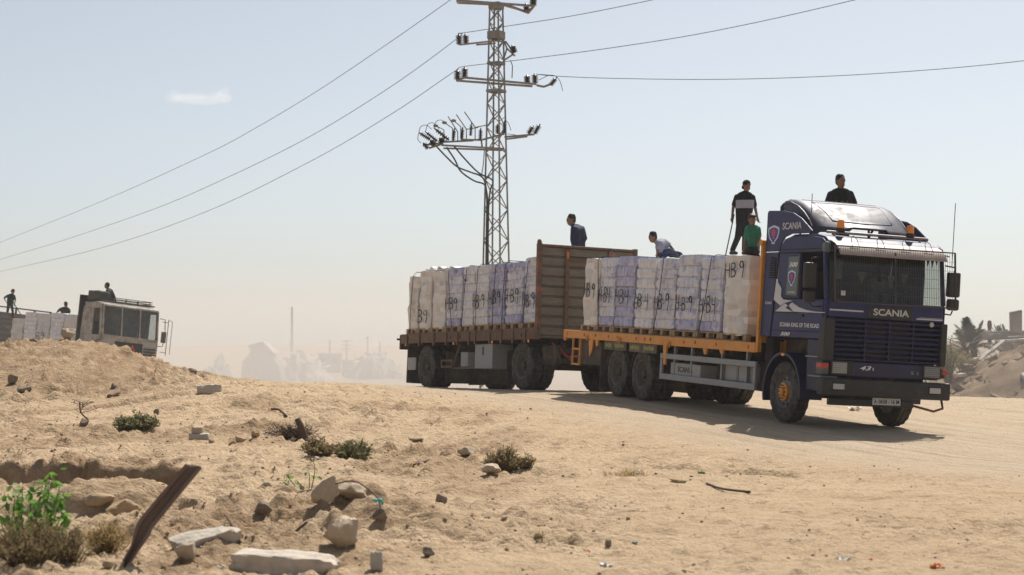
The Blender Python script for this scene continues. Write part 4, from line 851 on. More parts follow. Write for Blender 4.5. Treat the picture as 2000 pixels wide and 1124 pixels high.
ab_ = nt_.nodes.new('ShaderNodeMath'); ab_.operation = 'COMPARE'; ab_.inputs[1].default_value = .325; ab_.inputs[2].default_value = .078; nt_.links.new(sx_.outputs[2], ab_.inputs[0])
mb_ = nt_.nodes.new('ShaderNodeMix'); mb_.data_type = 'RGBA'; xb_ = nt_.nodes.new('ShaderNodeMath'); xb_.operation = 'COMPARE'; xb_.inputs[1].default_value = .025; xb_.inputs[2].default_value = .17; nt_.links.new(sx_.outputs[0], xb_.inputs[0]); ml_2 = nt_.nodes.new('ShaderNodeMath'); ml_2.operation = 'MULTIPLY'; nt_.links.new(ab_.outputs[0], ml_2.inputs[0]); nt_.links.new(xb_.outputs[0], ml_2.inputs[1]); nt_.links.new(ml_2.outputs[0], mb_.inputs['Factor']); nt_.links.new(pb_.inputs['Base Color'].links[0].from_socket, mb_.inputs['A']); mb_.inputs['B'].default_value = (.36, .345, .40, 1); nt_.links.new(mb_.outputs['Result'], pb_.inputs['Base Color'])
M['cl_green'] = mat('green_cotton', (.035, .20, .125), .9, var=.2, scale=14, bump=.9, bscale=9)
M['cl_grey'] = mat('grey_cotton', (.30, .30, .36), .9, var=.15, scale=14, bump=.9, bscale=9)
M['cl_jean'] = mat('blue_denim', (.03, .045, .10), .9, var=.3, scale=14, bump=.9, bscale=9)
M['cl_navy'] = mat('navy_jacket', (.02, .026, .07), .85, var=.25, scale=14, bump=.9, bscale=9)
M['cl_teal'] = mat('dark_teal_cloth', (.012, .035, .035), .9, var=.25, scale=14, bump=.9, bscale=9)
M['cl_red'] = mat('red_cloth', (.45, .05, .06), .9, var=.2)
M['shoe'] = mat('dark_shoe', (.03, .022, .018), .7, var=.2)
def vox(mb, name, mt, parent, v, it=3):
    o = mb.build(name, mt, parent, smooth=True); r = o.modifiers.new('remesh', 'REMESH'); r.mode = 'VOXEL'; r.voxel_size = v; r.use_smooth_shade = True
    s = o.modifiers.new('smooth', 'SMOOTH'); s.factor = .5; s.iterations = it; return o
def person(label, Y, J, face, s, shirt, trouser, sleeve='short', hair='short', extra=None, group=None, tilt=0.):
    """J: joint -> (px, py, depth offset); face = viewing direction in the world; s = height / 1.75"""
    W = {k: at(a, b, Y + c) for k, (a, b, c) in J.items()}
    org = W['pel'].copy()
    t = thing('person', label, 'person', T3(org), group); P = {k: v - org for k, v in W.items()}
    f = Vector(face).normalized(); up = Vector((0, 0, 1)); up = (up + f * -tilt).normalized(); f = (f - up * f.dot(up)).normalized(); lf = up.cross(f)
    Rm = Matrix((f, lf, up)).transposed(); hd = P['head']
    b = MB(); h = lambda x, y, z: hd + Rm @ Vector((x, y, z)) * s
    b.ell(h(0, 0, .02), (.098 * s, .077 * s, .105 * s), Rm); b.ell(h(.022, 0, -.055), (.072 * s, .058 * s, .072 * s), Rm)      # skull, jaw
    b.ell(h(.098, 0, -.015), (.018 * s, .014 * s, .028 * s), Rm); b.ell(h(.088, 0, .03), (.016 * s, .05 * s, .012 * s), Rm); b.ell(h(.088, 0, -.068), (.012 * s, .026 * s, .014 * s), Rm)
    for sg in (-1, 1): b.ell(h(-.005, sg * .08, -.005), (.022 * s, .012 * s, .032 * s), Rm)
    b.cap(P['neck'] - up * .06 * s, hd - up * .03 * s - f * .01, .058 * s, .052 * s)
    sl, sr = P['sh1'], P['sh2']; hl, hr = P['hip1'], P['hip2']
    def torso(mb, g, lo=1.):
        mid = (sl + sr) / 2; hm = (hl + hr) / 2; dn = (hm - mid).normalized()
        a1 = sl.lerp(sr, .2) + dn * .05 * s; a2 = sr.lerp(sl, .2) + dn * .05 * s
        mb.cap(sl, sr, (.052 + g) * s, (.052 + g) * s)
        for q_ in (sl, sr): mb.cap(P['neck'] + up * .015 * s, P['neck'].lerp(q_, .6) + up * .005, (.042 + g * .7) * s, (.055 + g) * s)
        mb.cap(P['neck'] + up * .01, mid + dn * .1 * s, (.05 + g * .6) * s, (.10 + g) * s)
        for a, c in ((a1, hl), (a2, hr), (mid + dn * .06 * s, hm)): mb.cap(a, a.lerp(c, lo), (.098 + g) * s, (.092 + g) * s)
        mb.cap(a1.lerp(hl, .5), a2.lerp(hr, .5), (.09 + g) * s, (.09 + g) * s)
    torso(b, -.012)
    for i in '12':
        e, w = P['el' + i], P['wr' + i]
        b.cap(P['sh' + i], e, .046 * s, .038 * s); b.cap(e, w, .038 * s, .027 * s)
        d = (w - e).normalized(); sd = d.cross(f if abs(d.dot(f)) < .9 else up).normalized(); nn = sd.cross(d)
        b.cap(w, w + d * .075 * s, .026 * s, .030 * s); b.ell(w + d * .06 * s, (.034 * s, .034 * s, .034 * s))
        for q, (o_, ln) in enumerate(((-.026, .055), (-.009, .07), (.009, .066), (.026, .05))):
            p0 = w + d * .08 * s + sd * o_ * s; p1 = p0 + d * ln * .55 * s + nn * .012 * s; p2 = p1 + d * ln * .35 * s + nn * .03 * s
            b.cap(p0, p1, .0105 * s, .0095 * s, 6); b.cap(p1, p2, .0095 * s, .008 * s, 6)
        p0 = w + d * .03 * s + sd * .03 * s; b.cap(p0, p0 + (d * .6 + sd * .6 + nn * .3) * .055 * s, .012 * s, .010 * s, 6)
        b.cap(P['hip' + i], P['kn' + i], .075 * s, .055 * s); b.cap(P['kn' + i], P['an' + i], .052 * s, .036 * s)
        b.cap(P['an' + i], P['an' + i] + Vector((f.x, f.y, 0)) * .12 * s - up * .035 * s, .038 * s, .032 * s)
    vox(b, 'body', M['skin'], t, .012 * s)
    m = MB(); torso(m, .012)
    for i in '12':
        e, w = P['el' + i], P['wr' + i]
        if sleeve == 'long': m.cap(P['sh' + i], e, .066 * s, .055 * s); m.cap(e, e.lerp(w, .93), .055 * s, .042 * s)
        else: m.cap(P['sh' + i], P['sh' + i].lerp(e, .72), .064 * s, .062 * s)
    vox(m, 'shirt' if sleeve != 'long' else 'jacket', M[shirt], t, .015 * s, 4)
    m = MB(); hm = (hl + hr) / 2; m.cap(hl, hr, .105 * s, .105 * s); m.cap(hm, hm.lerp((sl + sr) / 2, .12), .11 * s, .108 * s)
    for i in '12': m.cap(P['hip' + i], P['kn' + i], .095 * s, .075 * s); m.cap(P['kn' + i], P['kn' + i].lerp(P['an' + i], .9), .073 * s, .062 * s)
    vox(m, 'trousers', M[trouser], t, .015 * s, 4)
    for i in '12':
        a = P['an' + i]; fv = Vector((f.x, f.y, 0)).normalized(); m = MB(); m.cap(a - up * .04 * s - fv * .03 * s, a - up * .05 * s + fv * .15 * s, .046 * s, .038 * s); vox(m, 'shoe', M['shoe'], t, .012 * s, 2)
    m = MB()
    if hair == 'cap':
        m.ell(h(-.008, 0, .045), (.108 * s, .088 * s, .092 * s), Rm); m.ell(h(-.10, 0, -.03), (.045 * s, .06 * s, .05 * s), Rm)
    else:
        m.ell(h(-.018, 0, .045), (.102 * s, .087 * s, .09 * s), Rm); m.ell(h(-.045, 0, .0), (.065 * s, .08 * s, .085 * s), Rm)
        if hair == 'long': m.ell(h(.05, 0, .075), (.065 * s, .075 * s, .04 * s), Rm)
        for k in range(26):
            a = k * 2.4; q = .3 + .7 * (k / 26); m.ell(h(-.02 + .085 * q * math.cos(a), .075 * q * math.sin(a), .06 + .075 * math.sqrt(max(0, 1 - q * q))), (.02 * s,) * 3, None, 6, 4)
    vox(m, 'cap' if hair == 'cap' else 'hair', M['cl_black'] if hair == 'cap' else M['hair'], t, .013 * s, 2)
    for sg in (-1, 1): MB().ell(h(.0925, sg * .03, .012), (.006 * s, .012 * s, .007 * s), Rm).build('eye', M['eye'], t)
    MB().ell(h(.101, 0, -.068), (.003 * s, .022 * s, .003 * s), Rm).build('mouth', M['eye'], t)
    if extra: extra(t, P, Rm, s)
    return t
def ty(mv, x, y, z): return (mv @ Vector((x, y, z)))
Y1 = ty(MT, -3.3, -.25, 3.0).y
person('teenager in black and white t-shirt and reversed cap standing on the pallets', Y1,
       dict(head=(1458.5, 363, 0), neck=(1456, 377, 0), sh1=(1439, 385, .03), el1=(1432, 406, .05), wr1=(1429.8, 426, -.02), sh2=(1470, 385.5, -.03), el2=(1475, 407, 0), wr2=(1479, 425, -.02),
            pel=(1452, 433, 0), hip1=(1446, 437, 0), hip2=(1459, 437, 0), kn1=(1441, 464, -.1), an1=(1429.6, 491, 0), kn2=(1455.5, 464, -.05), an2=(1453.5, 491, .05)), (.55, -.83, -.05), .84, 'cl_band', 'cl_trouser', hair='cap')
p0 = at(1434, 419, Y1 - .04); p1 = at(1417, 500, Y1 - .1)
tag(MB().tube([p0, p1], .012, 6).build('walking_stick', M['rope'], None), 'thin dark stick held by the teenager in the reversed cap', 'stick')
Y2 = ty(MT, -2.0, -.75, 3.0).y
person('boy in a green t-shirt sitting on the pallets beside the yellow post', Y2,
       dict(head=(1469, 430, 0), neck=(1469, 443.5, 0), sh1=(1460, 447.5, 0), el1=(1456, 467, 0), wr1=(1453.5, 486, -.05), sh2=(1480.5, 447.5, 0), el2=(1483, 466, -.03), wr2=(1480.5, 476, -.15),
            pel=(1469.5, 488, .05), hip1=(1464, 489.5, 0.05), hip2=(1475, 489.5, .05), kn1=(1461, 493, -.22), an1=(1464, 496, .02), kn2=(1478, 493, -.22), an2=(1476, 496, .02)), (.25, -.95, -.1), .84, 'cl_green', 'cl_trouser', hair='long')
Y3 = ty(MT, -1.9, .45, 3.0).y
def badge(t, P, Rm, s):
    mid = (P['sh1'] + P['sh2']) / 2; m = MB()
    for k in range(9): m.bar(mid + Vector((-.13 + .028 * k, -.135 * s, -.16 + .03 * math.sin(k * 1.7))), mid + Vector((-.10 + .028 * k, -.135 * s, -.19 + .02 * math.cos(k * 2.1))), .018, .006)
    m.build('shirt_print', M['greybox'], t)
person('man in a black printed t-shirt standing behind the roof deflector', Y3,
       dict(head=(1642, 355, 0), neck=(1641.3, 372, 0), sh1=(1622, 380, 0.02), el1=(1613, 406, .02), wr1=(1617, 428, -.05), sh2=(1661, 379, -.02), el2=(1671, 404, 0), wr2=(1668, 428, -.05),
            pel=(1642, 438, 0), hip1=(1633, 441, 0), hip2=(1651, 441, 0), kn1=(1633, 470, -.1), an1=(1633, 503, 0), kn2=(1650, 470, -.1), an2=(1651, 503, 0)), (.45, -.89, -.08), 1.0, 'cl_black', 'cl_trouser', extra=badge)
Y4 = ty(MT, -6.7, -.7, 3.0).y
person('boy in a grey t-shirt and jeans sitting twisted on the pallets, looking down', Y4,
       dict(head=(1275, 464, 0), neck=(1283.5, 472, 0), sh1=(1286, 475, -.10), el1=(1284, 488, -.16), wr1=(1283.5, 496, -.12), sh2=(1298, 471.5, .12), el2=(1309, 481, .12), wr2=(1316, 489, .05),
            pel=(1295, 495, 0), hip1=(1291, 496, -.08), hip2=(1298, 495, .08), kn1=(1307, 490.5, -.12), an1=(1319, 496.5, -.05), kn2=(1311, 494, .1), an2=(1330, 497.5, .08)), (-.88, -.35, -.3), .88, 'cl_grey', 'cl_jean', tilt=-.25)
Y5 = ty(MR, .45, .1, 3.0).y
person('man in a navy jacket leaning over the tall rusty trailer headboard', Y5,
       dict(head=(1115.5, 430.5, 0), neck=(1121, 442, .02), sh1=(1120, 447, -.14), el1=(1118, 468, -.15), wr1=(1120, 482, -.1), sh2=(1137, 447, .10), el2=(1142.5, 466, .08), wr2=(1134, 480, -.03),
            pel=(1130, 494, 0), hip1=(1126, 496, -.08), hip2=(1134, 496, .08), kn1=(1124, 519, -.05), an1=(1136, 526, .3), kn2=(1136, 519, .1), an2=(1146, 526, .4)), (-.9, -.3, -.2), 1.1, 'cl_navy', 'cl_trouser', sleeve='long', tilt=-.12)
Y6 = ty(MT, -10.35, .5, 2.5).y
person('person in red with only dark hair showing above the violet-topped load', Y6,
       dict(head=(1196, 497.5, 0), neck=(1196, 512, 0), sh1=(1182, 518, 0), el1=(1178, 542, 0), wr1=(1182, 562, -.1), sh2=(1210, 518, 0), el2=(1214, 542, 0), wr2=(1210, 562, -.1),
            pel=(1196, 563, 0), hip1=(1189, 567, 0), hip2=(1203, 567, 0), kn1=(1189, 603, -.05), an1=(1189, 636, 0), kn2=(1203, 603, -.05), an2=(1203, 636, 0)), (-.3, -.95, 0), .98, 'cl_red', 'cl_trouser')
drv = ty(MT, .12, .55, 2.2); 
def dj(x, y, z):
    v = MT @ Vector((x, y, z)); d = v - Vector((0, 0, CAMZ)); q = d.y * math.cos(PITCH) + d.z * math.sin(PITCH); u = -d.y * math.sin(PITCH) + d.z * math.cos(PITCH)
    return (CX0 + FPX * d.x / q, CY0 - FPX * u / q, v.y - drv.y)
person('driver in a grey shirt at the wheel behind the windscreen grille', drv.y,
       dict(head=dj(.18, .5, 2.78), neck=dj(.12, .52, 2.62), sh1=dj(.12, .34, 2.55), el1=dj(.42, .30, 2.36), wr1=dj(.72, .42, 2.40), sh2=dj(.12, .74, 2.55), el2=dj(.42, .76, 2.36), wr2=dj(.72, .68, 2.40),
            pel=dj(.1, .54, 2.1), hip1=dj(.12, .45, 2.1), hip2=dj(.12, .64, 2.1), kn1=dj(.55, .42, 2.1), an1=dj(.75, .42, 1.7), kn2=dj(.55, .68, 2.1), an2=dj(.75, .68, 1.7)), tuple((MT.to_3x3() @ Vector((1, 0, 0)))), .98, 'cl_grey', 'cl_trouser')
# ------------------------------------------------------------------ lattice pylon
M['galv'] = mat('weathered_galvanised_steel', (.24, .225, .20), .7, .15, var=.2, scale=5, dirt=((.20, .13, .08), .2, 4))
M['porcelain'] = mat('brown_porcelain', (.045, .032, .028), .35, var=.25, scale=9)
M['cable'] = mat('dark_cable', (.045, .045, .045), .7, var=.1)
YP = 62.0
pbase = Vector((at(969, 520, YP).x, YP, gz1(at(969, 520, YP).x, YP, False)))
pyl = thing('electricity_pylon', 'tall slender steel lattice pylon with four crossarms and porcelain insulators', 'pylon', T3(pbase))
def PL(px, py, dy=0.): return at(px, py, YP + dy) - pbase
z_top = at(970, 10, YP).z - pbase.z; z_a = at(969, 520, YP).z - pbase.z; z_b = at(969, 20, YP).z - pbase.z
PHI = math.radians(27.6)
def half(z): return .335 + (.17 - .335) * (z - z_a) / (z_b - z_a)
def corner(i, z):
    a = half(z); x, y = ((-a, -a), (a, -a), (a, a), (-a, a))[i]; dx = PL(969, 520).x
    return Vector((dx * 0 + x * math.cos(PHI) + y * math.sin(PHI), -x * math.sin(PHI) + y * math.cos(PHI), z))
for i in range(4):
    MB().bar(corner(i, -.4), corner(i, z_top), .062).build('leg', M['galv'], pyl)
UB = MB().box(-.5, .5, -.5, .5, 0, 1).mesh('brace'); UB.materials.append(M['galv'])
def ubar(name, p0, p1, w, parent, me=UB):
    d = p1 - p0; q = d.to_track_quat('Z', 'Y'); return mobj(name, me, None, parent, mtx=T3(p0) @ q.to_matrix().to_4x4() @ Matrix.Diagonal((w, w, d.length, 1)))
z = -.1; k = 0
while z < z_top - .3:
    hh = half(z) * 1.9 * .92
    for i in range(4):
        a, b = (i, (i + 1) % 4) if (k + i) % 2 == 0 else ((i + 1) % 4, i); ubar('brace', corner(a, z), corner(b, min(z + hh, z_top - .1)), .030, pyl)
    z += hh; k += 1
for py0, py1, g in ((6, 18, 1.15), (62, 77, 1.2), (122, 127, 1.12), (176, 181, 1.15)):
    z0, z1 = PL(970, py1).z, PL(970, py0).z; a = half(z0) * g; mb = MB()
    Pn = [Vector((x * math.cos(PHI) + y * math.sin(PHI), -x * math.sin(PHI) + y * math.cos(PHI), 0)) for x, y in ((-a, -a), (a, -a), (a, a), (-a, a))]
    for i in range(4): mb.bar(Pn[i] + Vector((0, 0, (z0 + z1) / 2)), Pn[(i + 1) % 4] + Vector((0, 0, (z0 + z1) / 2)), .03, z1 - z0)
    mb.build('collar_plate', M['galv'], pyl)
def arm(segs, w=.07):
    mb = MB()
    for (a, b, c, d, e, f_) in segs: mb.bar(PL(a, b, c), PL(d, e, f_), w)
    return mb.build('crossarm', M['galv'], pyl)
arm([(893, 1, -.2, 1043, 12, -.2), (895, 6, .25, 960, 9, .25), (982, 10, .25, 1032, 24, .25), (985, 8, -.2, 1030, 25, .2), (1043, 12, -.2, 1031, 26, .25), (893, 2, -.2, 895, 6, .25)])
arm([(897, 88, -.2, 968, 80, -.2), (968, 80, -.2, 988, 82, 0), (988, 82, 0, 1003, 103, 0), (1003, 106, 0, 985, 118, 0), (985, 82, 0, 990, 95, 0), (990, 95, 0, 984, 116, 0), (990, 95, 0, 1006, 110, 0), (930, 88, .1, 968, 85, .1)], .055)
arm([(907, 152, -.2, 1048, 165, -.2), (892, 158, .1, 907, 152, -.2), (892, 158, .1, 1040, 169, .15), (1048, 167, 0, 1062, 170, 0), (1062, 170, 0, 1075, 165, 0)])
arm([(862, 284, -.25, 985, 291, -.25), (866, 290, .3, 985, 294, .3), (862, 278, .05, 925, 275, .05), (900, 273, 0, 940, 274, 0), (940, 274, -.1, 985, 262, -.1), (985, 268, .1, 1044, 263, .1), (990, 272, -.1, 1030, 267, 0), (826, 284, 0, 862, 280, 0), (838, 290, .1, 866, 281, .1), (940, 274, 0, 942, 290, 0)], .06)
INS = MB().lathe([(.02, 0)] + [p for k in range(6) for p in ((.028, .03 + k * .06), (.062, .038 + k * .06), (.058, .05 + k * .06), (.028, .06 + k * .06))] + [(.02, .40), (.012, .46)], n=10).mesh('insulator')
INS.materials.append(M['porcelain']); INS.polygons.foreach_set('use_smooth', [True] * len(INS.polygons))
def insul(a, b, dy=0., wf=1.15, dy2=None):
    p0 = PL(*a, dy); p1 = PL(*b, dy if dy2 is None else dy2); d = p1 - p0; q = d.to_track_quat('Z', 'Y'); L_ = d.length / .46
    mobj('insulator', INS, None, pyl, mtx=T3(p0) @ q.to_matrix().to_4x4() @ Matrix.Diagonal((wf * 1.2, wf * 1.2, L_, 1)))
for a, b, w in (((897, 88), (896, 65), 1.7), ((910, 88), (909, 65), 1.7), ((893, 157), (894, 135), 1.8), ((907, 152), (908, 130), 1.8), ((1030, 163), (1029, 146), 1.7), ((1045, 164), (1044, 143), 1.7), ((1005, 104), (1000, 88), 1.7), ((1041, 12), (1042, -5), 1.8), ((1029, 22), (1027, 6), 1.6), ((1075, 167), (1087, 152), 1.4),
                ((1032, 262), (1042, 245), 1.5), ((1044, 262), (1055, 242), 1.5), ((836, 291), (826, 279), 1.3), ((840, 273), (818, 259), 1.2), ((854, 276), (830, 257), 1.1), ((877, 274), (847, 250), 1.2), ((850, 285), (840, 274), 1.8), ((866, 280), (858, 270), 1.8), ((885, 275), (888, 250), 1.1), ((902, 272), (904, 248), 1.1), ((919, 266), (921, 240), 1.0), ((938, 274), (939, 250), 1.2), ((972, 262), (972, 242), 1.4), ((984, 262), (986, 235), 1.2)): insul(a, b, 0, w)
for segs in (((894, 276), (894, 258), (875, 228)), ((911, 272), (911, 253), (891, 224)), ((928, 273), (928, 249), (907, 219)), ((867, 275), (867, 254), (851, 246)), ((884, 275), (884, 251), (868, 240)), ((900, 273), (900, 248), (886, 236)), ((928, 249), (950, 245)), ((911, 253), (935, 249)), ((997, 118), (1001, 129), (1000, 153))):
    MB().tube([PL(a, b, .05) for a, b in segs], .02, 5).build('switch_rod', M['galv'], pyl)
for a, b in ((851, 246), (868, 240), (886, 236)): MB().ell(PL(a, b, .05), (.09, .06, .06)).build('switch_contact', M['galv'], pyl)
def spl(pts, n=8):
    out = []; P = [Vector(p) for p in pts]; P = [P[0] * 2 - P[1]] + P + [P[-1] * 2 - P[-2]]
    for i in range(1, len(P) - 2):
        for j in range(n):
            t = j / n; a, b, c, d = P[i - 1:i + 3]
            out.append(.5 * ((2 * b) + (c - a) * t + (2 * a - 5 * b + 4 * c - d) * t * t + (3 * b - a - 3 * c + d) * t ** 3))
    return out + [P[-2]]
for pts, r in (([(853, 287), (872, 307), (893, 326), (920, 337), (940, 345), (948, 360), (951, 395), (950, 450), (949, 530)], .032), ([(872, 288), (888, 312), (900, 335), (925, 353), (945, 360), (950, 372), (953, 410), (952, 530)], .032), ([(886, 285), (908, 311), (935, 338), (962, 353), (957, 375), (954, 420), (953, 530)], .032), ([(946, 294), (944, 320), (941, 340)], .018)):
    MB().tube(spl([PL(a, b, -.35) for a, b in pts]), r, 6).build('down_cable', M['cable'], pyl, smooth=True)
for pts in ([(818, 259), (822, 248), (833, 245), (843, 253)], [(831, 257), (836, 243), (847, 241), (858, 252)], [(847, 251), (852, 238), (862, 235), (872, 242)], [(818, 260), (816, 272), (822, 280)], [(986, 235), (993, 241), (998, 255)], [(990, 262), (1007, 264)], [(1044, 145), (1058, 146), (1072, 147), (1085, 149), (1094, 160), (1099, 178)], [(1052, 157), (1070, 148)], [(985, 230), (975, 238), (974, 245)]):
    MB().tube(spl([PL(a, b, 0) for a, b in pts], 5), .012, 5).build('jumper_wire', M['cable'], pyl, smooth=True)
# overhead wires
def wire(px_pts, plan0, plan1, label, r=.012, ext=None):
    out = []
    for px, py in px_pts:
        m_ = (px - CX0) / FPX * (1 / (math.cos(PITCH) - (CY0 - py) / FPX * math.sin(PITCH)))
        (x0, y0), (x1, y1) = plan0, plan1
        t = (m_ * y0 - x0) / ((x1 - x0) - m_ * (y1 - y0)); out.append(at(px, py, y0 + (y1 - y0) * t))
    if ext: out += [out[-1] + (out[-1] - out[-2]) * ext]
    o = MB().tube(spl(out, 6), r, 5).build('overhead_wire', M['cable'], None, smooth=True); tag(o, label, 'wire', 'overhead wires strung from the pylon')
lx = at(893, 78, YP).x
wire([(893, -9), (880, 0), (760, 84), (620, 178), (500, 250), (400, 303), (200, 393), (0, 474)], (lx, 62), (-70, 190), 'wire from the pylon top crossarm sloping down behind the convoy', ext=1.5)
wire([(896, 66), (891, 77), (760, 172), (600, 270), (440, 349), (300, 409), (120, 471), (0, 507)], (lx, 62), (-70, 190), 'wire from the pylon second crossarm sloping down behind the convoy', ext=2)
wire([(894, 136), (880, 145), (760, 226), (600, 319), (400, 415), (200, 484), (0, 531)], (lx, 62), (-70, 190), 'wire from the pylon third crossarm sloping down behind the convoy', ext=1.5)
wire([(896, 65), (909, 64), (1000, 50), (1120, 31), (1275, 0), (1500, -50), (1900, -150)], (lx, 62), (30, 40), 'wire rising away past the pylon second crossarm above the blue lorry')
wire([(894, 135), (908, 130), (1010, 118), (1200, 93), (1400, 60), (1670, 0), (2100, -110)], (lx, 62), (30, 40), 'wire rising away past the pylon third crossarm above the blue lorry')
wire([(1044, 145), (1085, 149), (1200, 153.5), (1400, 155.5), (1600, 150), (1800, 138), (2000, 119), (2300, 80)], (at(1044, 145, 62).x, 62), (34, 52), 'slack wire from the end of the pylon third crossarm over the lorry cab')

# ------------------------------------------------------------------ second lorry, behind the earth mound
M['dirtywhite'] = mat('dirty_white_paint', (.34, .315, .28), .6, var=.25, scale=3, dirt=((.13, .095, .07), .45, 3.5))
M['rack'] = mat('rack_steel', (.10, .09, .075), .7, .2, var=.3)
M['bundle'] = mat('grey_green_tarpaulin', (.075, .08, .065), .9, var=.3, scale=5, bump=.4)
M['greysteel'] = mat('grey_board_steel', (.19, .175, .16), .7, var=.15, scale=2, dirt=((.15, .10, .07), .25, 3), stretch=(1, 1, 3))
l2 = thing('cargo_truck', 'dirty white flat-fronted lorry with a roof rack, half hidden by the earth mound', 'truck', ML)
def LB(name, mt, *boxes, bevel=.01, **k): return B(name, mt, *boxes, bevel=bevel, parent=l2, **k)
cb = MB(); 
for a, b in ((-1.2, -1.15), (1.15, 1.2)):
    cb.prism([(-1.4, .7), (.02, .7), (.04, 1.60), (-1.4, 1.60)], 1, a, b); cb.prism([(-1.4, 1.6), (-.62, 1.6), (-.62, 2.55), (-1.35, 2.55)], 1, a, b); cb.prism([(-.12, 1.6), (.04, 1.6), (-.10, 2.64), (-.22, 2.64)], 1, a, b)
    cb.prism([(-1.35, 2.55), (-.10, 2.55), (-.14, 2.70), (-.4, 2.78), (-1.2, 2.76)], 1, a, b)
cb.box(-1.35, -1.3, -1.15, 1.15, .7, 2.7); cb.prism([(-1.35, 2.68), (-.4, 2.70), (-.14, 2.68), (-.12, 2.64), (-.04, 2.65), (-.08, 2.72), (-.4, 2.79), (-1.35, 2.77)], 1, -1.15, 1.15)
cb.box(-.05, .045, -1.15, 1.15, .7, 1.60); cb.box(-1.3, -.05, -1.15, 1.15, .75, .8); cb.build('cab_body', M['dirtywhite'], l2, bevel=.03, bseg=2, smooth='auto')
cr_ = lambda y0, y1: MB().add([(.04, y0, 1.62), (.04, y1, 1.62), (-.07, y1, 2.64), (-.07, y0, 2.64), (.03, y0, 1.62), (.03, y1, 1.62), (-.08, y1, 2.64), (-.08, y0, 2.64)], [(0, 1, 2, 3), (7, 6, 5, 4), (0, 4, 5, 1), (1, 5, 6, 2), (2, 6, 7, 3), (3, 7, 4, 0)])
for y0, y1 in ((-1.10, -.40), (-.36, .36), (.40, 1.10)): cr_(y0, y1).build('windscreen_pane', M['glass'], l2)
for y in (-1.14, -.38, .38, 1.14): MB().bar((.06, y, 1.6), (-.06, y, 2.66), .045).build('windscreen_mullion', M['dirtywhite'], l2)
MB().bar((.06, -1.16, 1.6), (.06, 1.16, 1.6), .04).bar((-.06, -1.16, 2.66), (-.06, 1.16, 2.66), .04).build('windscreen_frame', M['dirtywhite'], l2)
LB('dashboard', 'black', (-.5, -.06, -1.1, 1.1, 1.3, 1.62)); LB('seat', 'seat', (-.95, -.55, -.9, -.4, 1.2, 1.4), (-1.05, -.95, -.9, -.4, 1.4, 2.1)); LB('seat', 'seat', (-.95, -.55, .4, .9, 1.2, 1.4), (-1.05, -.95, .4, .9, 1.4, 2.1))
LB('grille', 'matteblack', (.046, .07, -.62, .55, .95, 1.42)); LB('badge_band', 'greybox', (.05, .062, -1.08, -.66, 1.33, 1.52)); LB('badge_band', 'greybox', (.05, .062, .6, 1.08, 1.33, 1.52)); LB('bumper', 'chassis', (.0, .2, -1.2, 1.2, .5, .85), bevel=.03)
for k in range(4): LB('grille_slat', 'black', (.05, .085, .6, 1.1, .92 + k * .1, .98 + k * .1))
MB().prism([(-.02, 1.08), (.26, 1.08), (.12, 1.36)], 0, .071, .085).build('warning_triangle', M['red'], l2); MB().prism([(.06, 1.13), (.18, 1.13), (.12, 1.26)], 0, .0851, .088).build('triangle_centre', M['matteblack'], l2)
fi = MB(); fi.bar((.05, -.05, 1.47), (.05, .05, 1.47), .01); fi.build('wiper', M['matteblack'], l2)
side = MB().box(-.6, -.2, -1.215, -1.201, .8, 1.55).build('door', M['dirtywhite'], l2, bevel=.008)
rk = MB()
for y in (-.6, -.1, .4, .9): rk.bar((-1.15, y, 2.8), (-1.15, y, 2.98), .03).bar((-.3, y, 2.8), (-.3, y, 2.98), .03)
for z in (2.9, 2.98): rk.bar((-1.15, -.6, z), (-1.15, 1.0, z), .025).bar((-.3, -.6, z), (-.3, 1.0, z), .025).bar((-1.15, 1.0, z), (-.3, 1.0, z), .025)
for k in range(6): rk.bar((-1.15 + .17 * k, -1.1, 2.82), (-1.15 + .17 * k, 1.05, 2.82), .03)
rk.bar((-.3, -1.1, 2.84), (-.3, 1.1, 2.84), .05); rk.build('roof_rack', M['rack'], l2)
mg = MB(); mg.tube([(.0, 1.2, 1.4), (.12, 1.35, 1.42), (.15, 1.38, 1.9), (.1, 1.36, 2.4), (0, 1.2, 2.42)], .018).box(.06, .12, 1.28, 1.46, 1.55, 1.95); mg.build('mirror', M['rack'], l2, smooth='auto')
mg = MB(); mg.bar((.2, 1.45, 1.1), (.2, 1.45, 2.4), .02).bar((.2, 1.62, 1.15), (.2, 1.62, 2.35), .015).bar((.2, 1.45, 2.4), (.2, 1.62, 2.35), .015).bar((.2, 1.2, 2.3), (.2, 1.45, 2.3), .02).bar((.2, 1.2, 1.2), (.2, 1.45, 1.2), .02); mg.build('side_rail', M['rack'], l2)
MB().tube([(.05, -1.2, 1.42), (.1, -1.36, 1.42), (.05, -1.38, 1.3)], .02).box(-.02, .1, -1.45, -1.28, 1.05, 1.38).build('mirror', M['rack'], l2)
LB('headboard', 'matteblack', (-1.6, -1.5, -1.25, -.2, .9, 3.02)); LB('headboard', 'matteblack', (-1.6, -1.5, -.19, 1.25, .9, 2.75))
LB('load_bed', 'chassis', (-7.2, -1.6, -1.25, 1.25, .85, 1.05)); LB('chassis_rail', 'chassis', (-7.0, -.2, -.5, .5, .5, .8))
for x in (-.75, -5.0, -6.3): wheel(l2, x, -1.02, z=.5, kind='R', r=.5); wheel(l2, x, 1.02, z=.5, kind='R', r=.5, side=1)
bn = lump_box(.5, .62, .34, 8, 8, 5, .09, 77, .12, 2).build('tarpaulin_bundle', M['bundle'], None, smooth=True, mtx=ML @ T3((-.95, -.85, 2.85))); tag(bn, 'grey-green tarpaulin bundle tied on the white lorry roof rack', 'bundle')
GL2 = 'whitish pallet loads on the second lorry'
